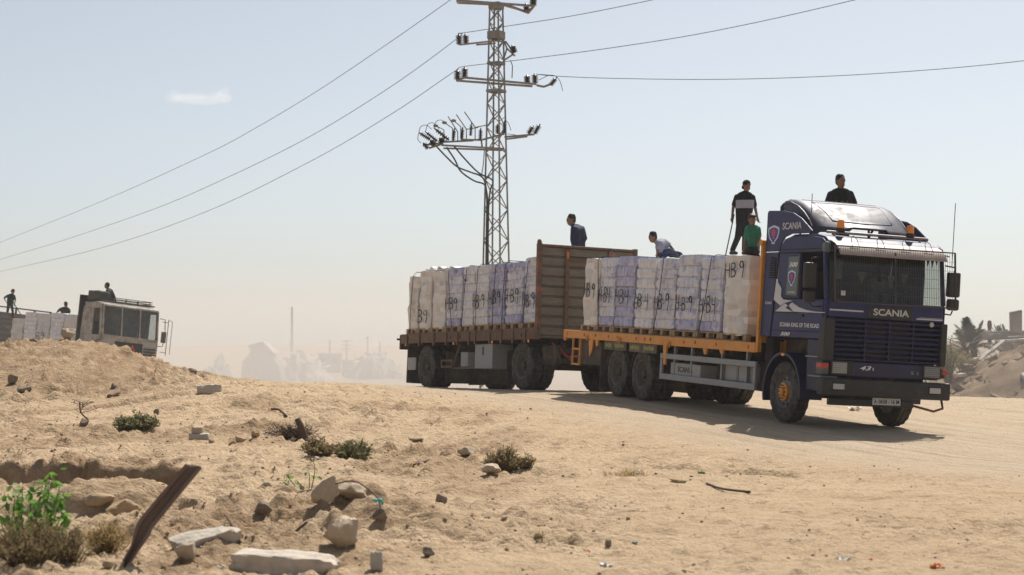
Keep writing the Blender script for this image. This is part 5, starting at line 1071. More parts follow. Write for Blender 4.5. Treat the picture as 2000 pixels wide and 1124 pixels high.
for i in range(5): load(ML, -6.55 + i * .97, -5.58 + i * .97, -.62, 1.06, 2.28 + .05 * (i % 2) - (.2 if i < 1 else 0), 'wrap_old' if i % 2 == 0 else 'packs_pale', 'whitish wrapped pallet load on the white lorry behind the earth mound', GL2, 'B9' if i == 2 else None, r=r_, zt=.1)
tl2 = thing('trailer', 'grey steel-sided trailer with top rail behind the white lorry', 'trailer', ML @ T3((-7.6, -.15, 0)))
for k in range(6): MB().prism([(0, 1.0 + k * .215), (.03, 1.03 + k * .215), (.03, 1.17 + k * .215), (0, 1.21 + k * .215)], 1, -1.25, 1.25).build('headboard_panel', M['greysteel'], tl2, mtx=T3((0, 0, 0)))
B('headboard_sheet', 'greysteel', (-.06, 0, -1.3, 1.3, .8, 2.32), parent=tl2); B('load_bed', 'chassis', (-5.5, -.06, -1.25, 1.25, .85, 1.05), parent=tl2)
tp = MB(); tp.bar((-.03, -1.25, 2.52), (-.03, 1.25, 2.52), .05)
for y in (-1.1, -.3, .5, 1.2): tp.bar((-.03, y, 2.3), (-.03, y, 2.52), .06)
tp.build('top_rail', M['rack'], tl2)
for x in (-1.0, -4.4): wheel(tl2, x, -1.02, z=.5, kind='R', r=.5); wheel(tl2, x, 1.02, z=.5, kind='R', r=.5, side=1)
YL = 70.0
person('person in dark teal clothes and hood leaning on a stick on the far trailer', 71.5,
       dict(head=(25.5, 569.5, 0), neck=(23.5, 575.5, 0), sh1=(15.5, 577.5, .1), el1=(8, 582.5, .15), wr1=(11.5, 589, .05), sh2=(28, 578.5, -.1), el2=(30, 587, -.15), wr2=(28.3, 593.5, -.1), pel=(19.5, 592.5, 0), hip1=(17, 594, .05), hip2=(22, 594, -.05), kn1=(15, 607, 0), an1=(13.7, 618.5, .05), kn2=(24.5, 606.5, -.1), an2=(25.5, 618.5, 0)), (.75, -.3, -.4), .74, 'cl_teal', 'cl_teal', hair='cap', tilt=-.2)
tag(MB().tube([at(24, 588, 71.3), at(40.5, 614, 71.3)], .018, 6).build('walking_stick', M['rope'], None), 'stick held by the hooded person on the far trailer', 'stick')
person('person in black crouching on the far lorry pallets, back turned', 69.8,
       dict(head=(129, 595.3, 0), neck=(128.5, 601.5, 0), sh1=(119, 603.5, .05), el1=(112.5, 609, .05), wr1=(109.5, 614, 0), sh2=(134.5, 605, -.05), el2=(136, 611, -.05), wr2=(135, 616, -.1), pel=(127.5, 618, 0), hip1=(125, 619, 0), hip2=(130, 619, 0), kn1=(123, 617, -.25), an1=(124, 622, -.05), kn2=(132, 617, -.25), an2=(131, 622, -.05)), (.3, .9, 0), .85, 'cl_black', 'cl_trouser')
person('person in black sitting on the white lorry roof, looking back', 67.2,
       dict(head=(209, 558.5, 0), neck=(211, 565.5, 0), sh1=(209.5, 569, -.14), el1=(209, 579, -.15), wr1=(209, 588, -.1), sh2=(217.5, 568, .1), el2=(223, 579.5, .1), wr2=(226, 588.5, .05), pel=(214.5, 590, 0), hip1=(212, 591, -.08), hip2=(217, 591, .08), kn1=(206, 591, -.3), an1=(203, 596, -.35), kn2=(210, 591, -.3), an2=(208, 596, -.35)), (-.95, -.1, -.05), .92, 'cl_black', 'cl_trouser', sleeve='long')

# ------------------------------------------------------------------ far ruins, poles, vegetation
M['concrete'] = mat('pale_concrete', (.42, .38, .33), .9, var=.15, scale=2, bump=.4, bscale=9, dirt=((.30, .23, .16), .3, 3))
M['ruin'] = mat('weathered_grey_concrete', (.24, .21, .18), .9, var=.2, scale=.6, dirt=((.14, .11, .09), .3, .8))
M['leaf_olive'] = mat('olive_leaves', (.19, .18, .085), .8, var=.4, scale=6)
M['leaf_brown'] = mat('dry_olive_leaves', (.235, .18, .09), .85, var=.4, scale=6)
M['leaf_green'] = mat('fresh_green_leaves', (.15, .29, .05), .6, var=.4, scale=9)
M['leaf_dry'] = mat('dry_straw', (.36, .26, .11), .9, var=.4, scale=8)
M['twig'] = mat('dry_twig', (.10, .06, .04), .9, var=.3, scale=9)
M['palm'] = mat('dusty_palm_leaf', (.085, .085, .060), .8, var=.3, scale=2)
for k_ in ('leaf_olive', 'leaf_brown', 'leaf_green', 'leaf_dry'):
    nt_ = M[k_].node_tree; pb_ = nt_.nodes['Principled BSDF']; tr_ = nt_.nodes.new('ShaderNodeBsdfTranslucent'); mx_ = nt_.nodes.new('ShaderNodeMixShader'); mx_.inputs[0].default_value = .5
    nt_.links.new(pb_.inputs['Base Color'].links[0].from_socket, tr_.inputs[0]); nt_.links.new(pb_.outputs[0], mx_.inputs[1]); nt_.links.new(tr_.outputs[0], mx_.inputs[2]); nt_.links.new(mx_.outputs[0], nt_.nodes['Material Output'].inputs[0])
def rock_mesh(name, w, d, h, seed, rough=.22, nu=16, nv=10, blocky=.55, cut=(.52, .88)):
    # block worn into an irregular stone
    mb = MB(); mb.ell((0, 0, 0), (1, 1, 1), None, nu, nv); vs = []
    rr = random.Random(seed); pl_ = [(Vector((rr.gauss(0, 1), rr.gauss(0, 1), rr.gauss(0, 1))).normalized(), rr.uniform(*cut)) for _ in range(11)]
    for v in mb.v:
        v = Vector(v); m_ = max(abs(v.x), abs(v.y), abs(v.z)); v = v.lerp(v / m_, blocky)
        for n, dd in pl_:
            q = v.dot(n)
            if q > dd * 1.15: v = v - n * (q - dd * 1.15)
        v = v * (1 + rough * mnoise.noise(v * 1.6 + Vector((seed, 0, 0))) + rough * .4 * mnoise.noise(v * 4.5 + Vector((seed, 3, 0)))); vs.append((v.x * w / 2, v.y * d / 2, v.z * h / 2))
    mb.v = vs; return mb.mesh(name)
def rock(name, px, py, w, h, mt, label, cat, d=None, seed=1, rot=0., tiltx=0., tilty=0., sink=.15, group=None, blocky=.55, rough=.22, pos=None, hi=False):
    g = pos or ground_at(px, py); me = rock_mesh(name, w, d or w * .8, h, seed, rough, 28 if hi else 16, 18 if hi else 10, blocky, (.95, 1.3) if blocky > .85 else (.52, .88))
    o = mobj(name, me, M[mt], None, smooth='auto', mtx=T3((g.x, g.y, g.z + h * (.5 - sink))) @ RZ(rot) @ Matrix.Rotation(tiltx, 4, 'X') @ Matrix.Rotation(tilty, 4, 'Y')); me.set_sharp_from_angle(angle=math.radians(28)); return tag(o, label, cat, group)
def slab(o_parent, name, mt, c, size, rx=0, ry=0, rz=0):
    return MB().box(-size[0] / 2, size[0] / 2, -size[1] / 2, size[1] / 2, -size[2] / 2, size[2] / 2).build(name, M[mt], o_parent, bevel=.03, mtx=T3(c) @ Matrix.Rotation(rz, 4, 'Z') @ Matrix.Rotation(ry, 4, 'Y') @ Matrix.Rotation(rx, 4, 'X'))
YR = 215.0
def far(px, py, Y=YR): return at(px, py, Y)
rb = far(525, 742); ru = thing('collapsed_building', 'collapsed concrete building with a tilted roof block, fading in the dust', 'ruin', T3(rb))
q = lambda px, py, dy=0.: at(px, py, YR + dy) - rb
MB().prism([(q(x, y).x, q(x, y).z) for x, y in ((489, 676), (517, 667), (530, 690), (548, 712), (556, 745), (508, 745), (506, 712), (497, 690))], 1, -2.5, 2.5).build('tilted_block', M['ruin'], ru, bevel=.1)
MB().prism([(q(x, y).x, q(x, y).z) for x, y in ((497, 684), (504, 688), (486, 708), (478, 708))], 1, -2.0, 2.0).build('fallen_slab', M['ruin'], ru)
MB().prism([(q(x, y).x, q(x, y).z) for x, y in ((478, 706), (500, 704), (505, 745), (476, 745))], 1, -2, 2.5).build('wall', M['ruin'], ru)
MB().prism([(q(x, y).x, q(x, y).z) for x, y in ((516, 672), (519, 668), (540, 690), (536, 692))], 1, -2.4, 2.6).build('roof_slab', M['concrete'], ru)
def heap(px0, px1, ptop, pbase_, Y, mt, label, seed, dep=6., name='rubble_heap'):
    a, b = at(px0, pbase_, Y), at(px1, pbase_, Y); h = at(px0, ptop, Y).z - a.z; w = b.x - a.x
    rr = random.Random(seed); t = thing(name, label, 'rubble', T3(((a.x + b.x) / 2, Y, a.z)))
    u_, v_ = np.meshgrid(np.linspace(-1, 1, 70), np.linspace(-1, 1, 40)); r2 = np.clip(1 - np.abs(u_) ** 1.4 - np.abs(v_) ** 1.6, -.3, 1)
    hz_ = h * np.maximum(r2, -.3) * (1 + .5 * fbm(u_ * 2.2 + seed, v_ * 2.2, 3, seed, .5)) + h * .16 * fbm(u_ * 7 + seed, v_ * 5, 4, seed + 3, .65) * (r2 > -.1)
    mobj('earth_heap', grid_mesh('earth_heap', u_ * w * .56, v_ * dep * .6, hz_), M[mt], t)
    for k in range(34):
        u = rr.uniform(-.45, .45); v = rr.uniform(-.45, .1); zz = h * math.sqrt(max(0, 1 - 4 * u * u * .95 - 4 * v * v * .9)) * rr.uniform(.75, 1.0)
        s_ = rr.uniform(.3, 1.1) * w / 14; slab(t, 'concrete_chunk', 'concrete', (u * w, v * dep, zz), (s_ * rr.uniform(1, 2.4), s_, s_ * rr.uniform(.2, .5)), rr.uniform(-.7, .7), rr.uniform(-.7, .7), rr.uniform(0, 3))
    return t
heap(530, 650, 684, 748, 222, 'concrete', 'pale rubble slope spilling from the collapsed building', 3, 9)
heap(672, 795, 686, 748, 230, 'ruin', 'grey rubble heap seen through the dust beside the trailer tail', 5, 9)
heap(395, 460, 700, 750, 200, 'ruin', 'low dusty rubble heap beyond the earth mound', 8, 6)
def block_house(px0, px1, pt, pb, Y, label, nwin=2):
    a, b = at(px0, pb, Y), at(px1, pb, Y); h = at(px0, pt, Y).z - a.z; w = b.x - a.x; t = thing('house', label, 'house', T3(((a.x + b.x) / 2, Y, a.z)))
    MB().box(-w / 2, w / 2, 0, w * .7, -.5, h).build('wall', M['ruin'], t); MB().box(-w / 2 - .15, w / 2 + .15, -.15, w * .7 + .15, h, h + .2).build('roof', M['concrete'], t)
    for k in range(nwin):
        x = -w / 2 + w * (k + .5) / nwin; wd = MB().box(x - w * .09, x + w * .09, -.05, .02, h * .4, h * .75).build('window', M['matteblack'], t)
    return t
block_house(622, 665, 693, 722, 260, 'low flat-roofed block behind the pale rubble slope'); block_house(668, 690, 706, 742, 240, 'small grey block beside the grey rubble heap', 1)
block_house(1866, 1880, 683, 700, 300, 'distant pale box house left of the palm clump', 1)
def pole(px, pt, pb, Y, r, label, arms=()):
    a = at(px, pb, Y); hh = at(px, pt, Y).z - a.z; t = thing('pole', label, 'pole', T3(a)); MB().tube([(0, 0, -2), (0, 0, hh)], [r * 1.3, r], 6).build('mast', M['ruin'], t)
    for z, w in arms: MB().bar((-w, 0, hh - z), (w, 0, hh - z), r).build('arm', M['ruin'], t)
pole(570, 600, 674, 500, .32, 'tall thin mast on the hazy skyline', ((10.5, .6),)); pole(644, 664, 682, 420, .18, 'thin pole on the hazy skyline without arms'); pole(677, 664, 688, 400, .18, 'utility pole with three short arms on the hazy skyline', ((.3, 1), (1.2, 1), (2.0, 1))); pole(718, 657, 690, 420, .18, 'bare utility pole with one crossarm on the hazy skyline', ((.5, .8),)); pole(742, 668, 690, 450, .2, 'short utility pole nearest the trailer tail on the skyline')

def leafy(name, base, rx, ry, h, n, leaf, mt, label, cat='shrub', seed=1, stems=14, group=None, narrow=.4, upright=.6, dome=True, twig='twig'):
    rr = random.Random(seed); t = thing(name, label, cat, T3(base), group); st = MB(); lf = MB()
    for k in range(stems):
        a = rr.uniform(0, 6.28); q = math.sqrt(rr.random()); hh = h * (1 - .55 * q * q if dome else rr.uniform(.6, 1)) * rr.uniform(.75, 1.08)
        tip = Vector((rx * q * math.cos(a), ry * q * math.sin(a), hh)); b0 = Vector((tip.x * .25, tip.y * .25, -.03)); mid = b0.lerp(tip, .55) + Vector((rr.gauss(0, .04), rr.gauss(0, .04), .05)) * h * 2
        pts = [b0, b0.lerp(mid, .5), mid, tip]; st.tube(pts, [h * .022, h * .016, h * .012, h * .006], 4)
        for j in range(n // stems):
            u = rr.uniform(.2, 1.02); p = (b0.lerp(mid, u * 1.8) if u < .55 else mid.lerp(tip, (u - .55) / .45)) + Vector((rr.gauss(0, rx * .09), rr.gauss(0, ry * .09), rr.gauss(0, h * .05)))
            if p.z < .005: p.z = rr.uniform(.005, .04)
            d = Vector((rr.gauss(0, 1), rr.gauss(0, 1), rr.gauss(upright, .7))).normalized(); s_ = d.cross(Vector((rr.gauss(0, 1), rr.gauss(0, 1), rr.gauss(0, 1)))).normalized(); L_ = leaf * rr.uniform(.6, 1.4)
            lf.add([p, p + d * L_ * .5 + s_ * L_ * narrow * .5, p + d * L_, p + d * L_ * .5 - s_ * L_ * narrow * .5], [(0, 1, 2, 3)])
    st.build('stem', M[twig], t); lf.build('foliage', M[mt], t); return t
def palm(base, h, fl, nf, seed, label):
    rr = random.Random(seed); t = thing('palm_tree', label, 'palm tree', T3(base)); MB().tube([(0, 0, -.3), (.05, 0, h * .5), (.02, .05, h)], [.30, .24, .22], 8).build('trunk', M['twig'], t); cr2 = MB()
    for k in range(nf):
        a = rr.uniform(0, 6.28); el = rr.uniform(.35, 1.35); L_ = fl * rr.uniform(.75, 1.1); d0 = Vector((math.cos(a) * math.cos(el), math.sin(a) * math.cos(el), math.sin(el))); pts = []
        for j in range(9): u = j / 8; pts.append(Vector((0, 0, h)) + d0 * L_ * u + Vector((0, 0, -L_ * .55 * u * u * math.cos(el))))
        cr2.tube(pts, [.035 * (1 - .8 * j / 8) + .006 for j in range(9)], 4)
        sd = d0.cross(Vector((0, 0, 1))).normalized()
        for j in range(1, 34):
            u = j / 34; f = u * 8; i = min(int(f), 7); p = pts[i].lerp(pts[i + 1], f - i); tg = (pts[i + 1] - pts[i]).normalized(); w = L_ * .24 * math.sin(math.pi * (.12 + .83 * u)) 
            for sg in (-1, 1):
                e = p + (sd * sg * .75 + tg * .7 + Vector((0, 0, rr.uniform(-.25, .15)))) * w; cr2.add([p - tg * .03 * L_, p + tg * .03 * L_, e], [(0, 1, 2)])
    cr2.build('crown', M['palm'], t); return t
palm(at(1901, 700, 124), .7, 2.7, 24, 2, 'bushy dusty palm clump standing by the ruined house'); palm(at(1886, 697, 122), .4, 2.2, 9, 5, 'small low palm leaning beside the bushy palm clump')
palm(at(1949, 668, 142), .5, 1.4, 10, 9, 'short round palm behind the fallen house roof'); palm(at(1964, 664, 144), .4, 1.1, 8, 12, 'smallest palm tuft behind the fallen house roof')
st_ = MB().lathe([(.16, -.5), (.15, .6), (.19, 1.0), (.15, 1.3), (.02, 1.36)], n=8).build('palm_stump', M['twig'], None, smooth=True, mtx=T3(at(1933, 660, 138))); tag(st_, 'bare palm stump standing upright between the palms', 'stump')
for i, (px, py, Y, w, h, lb) in enumerate(((1853, 735, 98, .75, 2.4, 'yellow-green bush at the rubble hill foot, beside the lorry lamp'), (1880, 716, 118, 1.2, 1.4, 'dull bush on the rubble hill below the palm clump'), (1856, 690, 150, .9, 1.6, 'distant dusty bush behind the lorry mirror side'), (1905, 716, 122, 2.0, 1.7, 'dense dry thicket under the palm clump'))):
    leafy('bush', at(px, py + 12, Y), w, w, h, 1500, .16, 'leaf_brown' if i else 'leaf_olive', lb, 'bush', seed=30 + i)
# ruined house on the right hill
hb_ = at(1975, 692, 128); rh = thing('ruined_house', 'flattened concrete house with a sagging roof slab on the rubble hill', 'ruin', T3(hb_)); qq = lambda px, py: at(px, py, 128) - hb_
def hp(name, mt, pts, a, b): return MB().prism([(qq(x, y).x, qq(x, y).z) for x, y in pts], 1, a, b).build(name, M[mt], rh, bevel=.03)
hp('roof_slab', 'concrete', ((1966, 664), (2030, 660), (2030, 666), (1965, 669)), -2.5, 3); hp('wall', 'ruin', ((1970, 669), (2035, 666), (2035, 710), (1970, 700)), -.8, 2.5); hp('white_panel', 'concrete', ((1960, 671), (1977, 669), (1978, 683), (1966, 682)), -2.2, -2.0)
hp('back_wall', 'ruin', ((1940, 648), (1998, 645), (2030, 645), (2030, 660), (1962, 664), (1940, 662)), 3, 5); hp('column', 'ruin', ((1995, 608), (2016, 604), (2016, 650), (1996, 650)), 2.5, 3.2); hp('broken_slab', 'concrete', ((1968, 657), (1980, 657), (1984, 659), (1968, 660)), -2.6, 0)
hp('broken_slab', 'concrete', ((1987, 658), (1989, 648), (1992, 648), (1990, 660)), -2.4, -2); hp('ground_slab', 'concrete', ((1972, 692), (1985, 688), (1990, 691), (1974, 694)), -3, -2)
for i, (pts, Y, lb) in enumerate(((((1918, 703), (1930, 690), (1938, 684), (1934, 692), (1921, 699)), 118, 'broken white slab end lying on the rubble hill'), (((1936, 687), (1966, 663), (1968, 666), (1938, 690)), 121, 'long white beam slanting up the rubble hill'), (((1874, 731), (1888, 729), (1888, 735), (1878, 737)), 104, 'white sack lying low on the rubble hill'), (((1900, 704), (1913, 698), (1914, 700), (1902, 706)), 119, 'thin pale beam below the broken white slab'), (((1891, 711), (1901, 712), (1900, 714), (1890, 714)), 112, 'small white shard on the rubble hill below the palm clump'), (((1875, 688), (1880, 692), (1872, 693)), 126, 'little pale shard left of the palm clump'))):
    b0 = at(*pts[0], Y); o = MB().prism([((at(x, y, Y) - b0).x, (at(x, y, Y) - b0).z) for x, y in pts], 1, 0, 1.1).build('concrete_fragment', M['concrete'], None, bevel=.02, mtx=T3(b0)); tag(o, lb, 'concrete')
M['clod0'] = mat('brown_dirt', (.17, .12, .08), .95, var=.3)
rr = random.Random(4)
for k in range(28):
    x = rr.uniform(27, 46); y = rr.uniform(98, 135); s_ = rr.uniform(.12, .5); o = slab(None, 'rubble_chunk', rr.choice(('concrete', 'clod0', 'clod0')), (x, y, gz1(x, y) + s_ * .1), (s_ * rr.uniform(1, 2.2), s_, s_ * rr.uniform(.25, .6)), rr.uniform(-.5, .5), rr.uniform(-.5, .5), rr.uniform(0, 3)); tag(o, 'small broken concrete chunk strewn over the rubble hill', 'rubble', 'concrete chunks strewn on the rubble hill')

for mt_, n_2 in (('ruin', 60), ('concrete', 60), ('clod0', 700)):
    rr = random.Random(len(mt_)); X_ = np.array([rr.uniform(26, 50) for _ in range(n_2)]); Y_ = np.array([rr.uniform(92, 140) for _ in range(n_2)]); Z_ = gz(X_, Y_); mb = MB()
    for x, y, z in zip(X_, Y_, Z_):
        s_ = .09 * 6 ** (rr.random() ** 2.2); a = Vector((rr.gauss(0, 1), rr.gauss(0, 1), rr.gauss(0, .5))).normalized() * s_; mb.bar(Vector((x, y, z + s_ * .2)) - a, Vector((x, y, z + s_ * .2)) + a, s_ * rr.uniform(.3, 1), s_ * rr.uniform(.2, .7))
    tag(mb.build('rubble_debris', M[mt_], None), 'broken debris littering the rubble hill', kind='stuff')
# ------------------------------------------------------------------ foreground: stones, slabs, post, shrubs, litter
M['stone'] = mat('pale_sandy_stone', (.42, .335, .24), .9, var=.15, scale=5, bump=.5, bscale=14, dirt=((.27, .19, .12), .25, 4))
M['sandcrete'] = mat('sandy_old_concrete', (.48, .42, .345), .92, var=.2, scale=6, bump=.8, bscale=18, dirt=((.34, .25, .165), .28, 5))
M['darkstone'] = mat('brown_grey_stone', (.20, .155, .115), .9, var=.2, scale=6, bump=.5, bscale=14)
M['clod'] = mat('dirt_clod', (.34, .235, .135), .95, var=.2, scale=6, bump=.6, bscale=12)
M['post'] = mat('rusty_brown_steel_post', (.17, .115, .09), .75, .1, var=.2, scale=5, dirt=((.16, .10, .07), .2, 4))
def wslab(px, py, w, d, h, mt, label, rz, rx=0, ry=0, seed=1, lift=0., name='concrete_slab'):
    g = ground_at(px, py); me = rock_mesh(name, w, d, h, seed, .16, 44, 26, .96, (.84, 1.2)); lift += h * .42
    o = mobj(name, me, M[mt], None, smooth='auto', mtx=T3((g.x, g.y, g.z - .05 + lift)) @ RZ(rz) @ Matrix.Rotation(rx, 4, 'X') @ Matrix.Rotation(ry, 4, 'Y')); me.set_sharp_from_angle(angle=math.radians(30)); return tag(o, label, 'concrete')
wslab(563, 1112, .80, .34, .20, 'sandcrete', 'long broken concrete slab with pale top lying among rubble', -.28, .05, .04, 3)
wslab(405, 1076, .52, .24, .19, 'sandcrete', 'tilted broken kerb slab left of the long concrete slab', .45, .15, -.2, 5)
rock('boulder', 664, 1066, .27, .26, 'stone', 'pale angular boulder behind the long concrete slab', 'boulder', d=.26, seed=4, rot=.4, hi=True, blocky=.75, sink=.12)
rock('boulder', 636, 990, .26, .24, 'stone', 'pale flat-topped boulder half buried in the dirt heap', 'boulder', d=.22, seed=9, rot=.2, hi=True, blocky=.8, sink=.1)
rock('boulder', 690, 968, .30, .17, 'stone', 'broad pale stone capping the dirt heap', 'boulder', d=.3, seed=14, rot=.7, hi=True, blocky=.7)
rock('stone', 742, 1020, .14, .12, 'darkstone', 'grey angular stone hanging in the twisted wire', 'stone', seed=6, rot=.3)
rock('stone', 862, 988, .11, .13, 'darkstone', 'upright brown stone right of the dirt heap', 'stone', seed=8, sink=.1)
rock('stone', 836, 1080, .11, .09, 'darkstone', 'rounded grey-brown stone below the upright brown stone', 'stone', seed=12)
rock('stone', 1188, 1062, .06, .075, 'darkstone', 'lone grey stone standing on open sand', 'stone', seed=17, sink=.08)
rock('stone', 736, 1118, .09, .14, 'concrete', 'upright pale chip beside the long concrete slab', 'stone', seed=18, d=.05, blocky=.9, sink=.05)
rock('stone', 362, 1112, .15, .15, 'stone', 'pale knobbly stone between the kerb slab and the steel post', 'stone', seed=21)
rock('stone', 520, 1052, .10, .07, 'darkstone', 'small stone on the loose dirt between the slabs', 'stone', seed=22)
rock('boulder', 240, 1012, .34, .22, 'clod', 'rounded earth lump right of the leafy green plant', 'earth lump', seed=25, d=.4, hi=True, blocky=.2, sink=.3)
rock('boulder', 195, 1000, .3, .16, 'clod', 'low earth lump beside the leafy green plant', 'earth lump', seed=26, blocky=.2, sink=.35)
rock('brick_block', 390, 858, .28, .13, 'concrete', 'broad pale block at the bottom of the two-block stack', 'block', d=.2, seed=31, blocky=.95, rough=.08, sink=.05)
g_ = ground_at(390, 858); rock('brick_block', 0, 0, .15, .10, 'stone', 'small pinkish block on top of the two-block stack', 'block', d=.14, seed=33, blocky=.95, rough=.08, pos=Vector((g_.x - .03, g_.y, g_.z + .115)), sink=0.)
rock('stone', 438, 834, .13, .09, 'stone', 'rounded pale stone right of the two-block stack', 'stone', seed=34, blocky=.2)
for i, (px, py, w, h) in enumerate(((470, 868, .16, .12), (498, 866, .13, .11), (455, 872, .13, .1), (412, 866, .1, .07), (345, 858, .07, .05))): rock('clod', px, py, w, h, 'clod', 'brown dirt clod in the row by the two-block stack', 'dirt clod', seed=40 + i, group='dirt clods by the two-block stack')
wslab(409, 766, .46, .24, .20, 'concrete', 'rectangular concrete block at the right foot of the earth mound', .25, 0, -.1, 8, name='concrete_block')
rock('boulder', 0, 0, .30, .19, 'darkstone', 'rounded grey boulder on the right shoulder of the earth mound', 'boulder', seed=44, blocky=.3, pos=Vector((at(373, 727, 40.2).x, 40.2, gz1(at(373, 727, 40.2).x, 40.2))), sink=.2)
rock('boulder', 0, 0, .34, .22, 'stone', 'flat-topped stone on the crest of the earth mound', 'boulder', seed=47, blocky=.8, pos=Vector((at(133, 666, 40).x, 40.0, gz1(at(133, 666, 40).x, 40.0))), sink=.2)
rock('stone', 0, 0, .2, .1, 'clod', 'low brown stone left on the mound crest', 'stone', seed=48, blocky=.8, pos=Vector((at(67, 668, 40).x, 40.0, gz1(at(67, 668, 40).x, 40.0))), sink=.15)
for i, (px, py, w, h, m_, lb) in enumerate(((25, 752, .2, .2, 'darkstone', 'dark lump on the left flank of the earth mound'), (45, 770, .3, .16, 'darkstone', 'low dark stone below the lump on the mound flank'), (222, 760, .17, .11, 'darkstone', 'greenish stone at the mound foot above the rusty pipe'), (163, 838, .16, .14, 'darkstone', 'grey stone under the dry twig'), (98, 832, .12, .09, 'stone', 'pale-topped stone left of the dry twig'), (40, 787, .14, .08, 'clod', 'small brown lump at the mound foot'), (912, 893, .26, .12, 'stone', 'half-buried pale stone left of the round shrub'), (962, 927, .28, .13, 'stone', 'smooth pale stone under the round shrub'), (1325, 946, .22, .06, 'clod', 'dirt ledge left of the crumbling bank'), (812, 866, .22, .06, 'clod', 'flat brown clod on the bare slope'), (985, 1008, .06, .04, 'stone', 'tiny pale pebble above the sparse weed'), (952, 1006, .075, .04, 'stone', 'white flat pebble on the open sand'), (306, 811, .12, .14, 'darkstone', 'round stone behind the dark green shrub'), (520, 952, .12, .09, 'stone', 'wedge stone near the leafy sprig'), (515, 1010, .16, .13, 'darkstone', 'dark block left of the dirt heap'))):
    rock('stone', px, py, w, h, m_, lb, 'stone', seed=60 + i, rot=i * .7, blocky=.5)
# rusty post
a = ground_at(236, 1116); yk = a.y; L_ = [at(236, 1118, yk), at(263, 1072, yk), at(285, 1024, yk + .04), at(383, 905, yk + .16)]
pm = MB(); ax_ = (L_[3] - L_[2]).normalized(); sd = ax_.cross(Vector((0, 1, .0))).normalized(); nn = ax_.cross(sd)
prf = [(0, .030, L_[0]), (1, .034, L_[1]), (2, .062, L_[1].lerp(L_[2], .75)), (3, .058, L_[2]), (4, .056, L_[2].lerp(L_[3], .5)), (5, .056, L_[3])]
vs = []
for k, w, c in prf:
    for u, v in ((-1, -1), (1, -1), (1, 1), (.55, 1), (.5, -.4), (-.5, -.4), (-.55, 1), (-1, 1)): vs.append(c + sd * w * u + nn * .028 * v + (ax_ * .05 * (u > 0) * -1 if k == 5 else Vector()))
fs = [tuple(range(7, -1, -1)), tuple(range(40, 48))] + [(k * 8 + j, k * 8 + (j + 1) % 8, (k + 1) * 8 + (j + 1) % 8, (k + 1) * 8 + j) for k in range(5) for j in range(8)]
tag(pm.add([v for v in vs], fs).build('steel_post', M['post'], None, bevel=.003), 'bent rusty steel channel post leaning out of the dirt', 'post')
rock('stone', 222, 1120, .16, .08, 'clod', 'earth collar at the foot of the leaning steel post', 'earth lump', seed=88, blocky=.2)
# shrubs
def sh(px, py, rx, ry, h, n, leaf, mt, lb, seed, **k):
    g = ground_at(px, py); leafy('shrub', Vector((g.x, g.y, g.z - .02)), rx, ry, h, n, leaf, mt, lb, seed=seed, **k)
sh(268, 846, .36, .26, .30, 2600, .06, 'leaf_olive', 'low dark green shrub below the earth mound', 3, stems=40)
sh(622, 898, .25, .2, .24, 1500, .05, 'leaf_brown', 'loose left half of the twin olive shrub', 5, stems=30); sh(690, 896, .28, .22, .32, 2400, .05, 'leaf_olive', 'dense right half of the twin olive shrub', 6, stems=40)
sh(985, 920, .24, .2, .31, 2600, .06, 'leaf_brown', 'rounded olive-brown shrub on a pale stone', 7, stems=40, narrow=.25); sh(1028, 922, .12, .1, .2, 700, .05, 'leaf_brown', 'small side tuft right of the rounded shrub', 8, stems=16, narrow=.25)
sh(1062, 1035, .05, .05, .10, 160, .03, 'leaf_olive', 'sparse weed tuft on open sand', 9, stems=8); sh(1052, 1048, .06, .05, .06, 120, .03, 'leaf_brown', 'flat dry weed below the sparse weed tuft', 10, stems=8)
sh(1240, 934, .2, .12, .09, 240, .05, 'leaf_dry', 'thin dry grass patch by the blue litter', 11, stems=30, narrow=.1, upright=2.)
sh(1200, 936, .2, .1, .07, 160, .05, 'leaf_dry', 'wispy dry grass left of the blue litter', 12, stems=24, narrow=.1, upright=2.)
sh(575, 858, .42, .3, .22, 1500, .10, 'twig', 'tangle of dry roots and brush round the tree stump', 13, stems=60, narrow=.08, upright=.3)
sh(205, 1090, .20, .16, .26, 1500, .05, 'leaf_dry', 'dry yellowish brush between green plant and steel post', 14, stems=36, narrow=.12, upright=.8)
sh(60, 1110, .36, .25, .36, 3000, .05, 'leaf_brown', 'dry brown brush at the foot of the leafy green plant', 15, stems=60, narrow=.14, upright=.8)
sh(135, 1112, .22, .2, .28, 1300, .05, 'leaf_brown', 'lower dry brush right of the leafy green plant', 16, stems=36, narrow=.12)
g = ground_at(590, 862); sp_ = thing('tree_stump', 'short weathered tree stump standing in dry roots', 'stump', T3((g.x, g.y, g.z - .03)))
MB().tube([(0, 0, 0), (.02, 0, .13), (-.02, .01, .25), (-.07, .01, .36)], [.085, .06, .05, .045], 9).build('trunk', M['twig'], sp_, smooth=True)
for k in range(7): aa = k * .9; MB().tube([(0, 0, .05), (.18 * math.cos(aa), .15 * math.sin(aa), .05), (.36 * math.cos(aa + .3), .3 * math.sin(aa + .3), -.01)], [.035, .022, .01], 5).build('root', M['twig'], sp_, smooth=True)
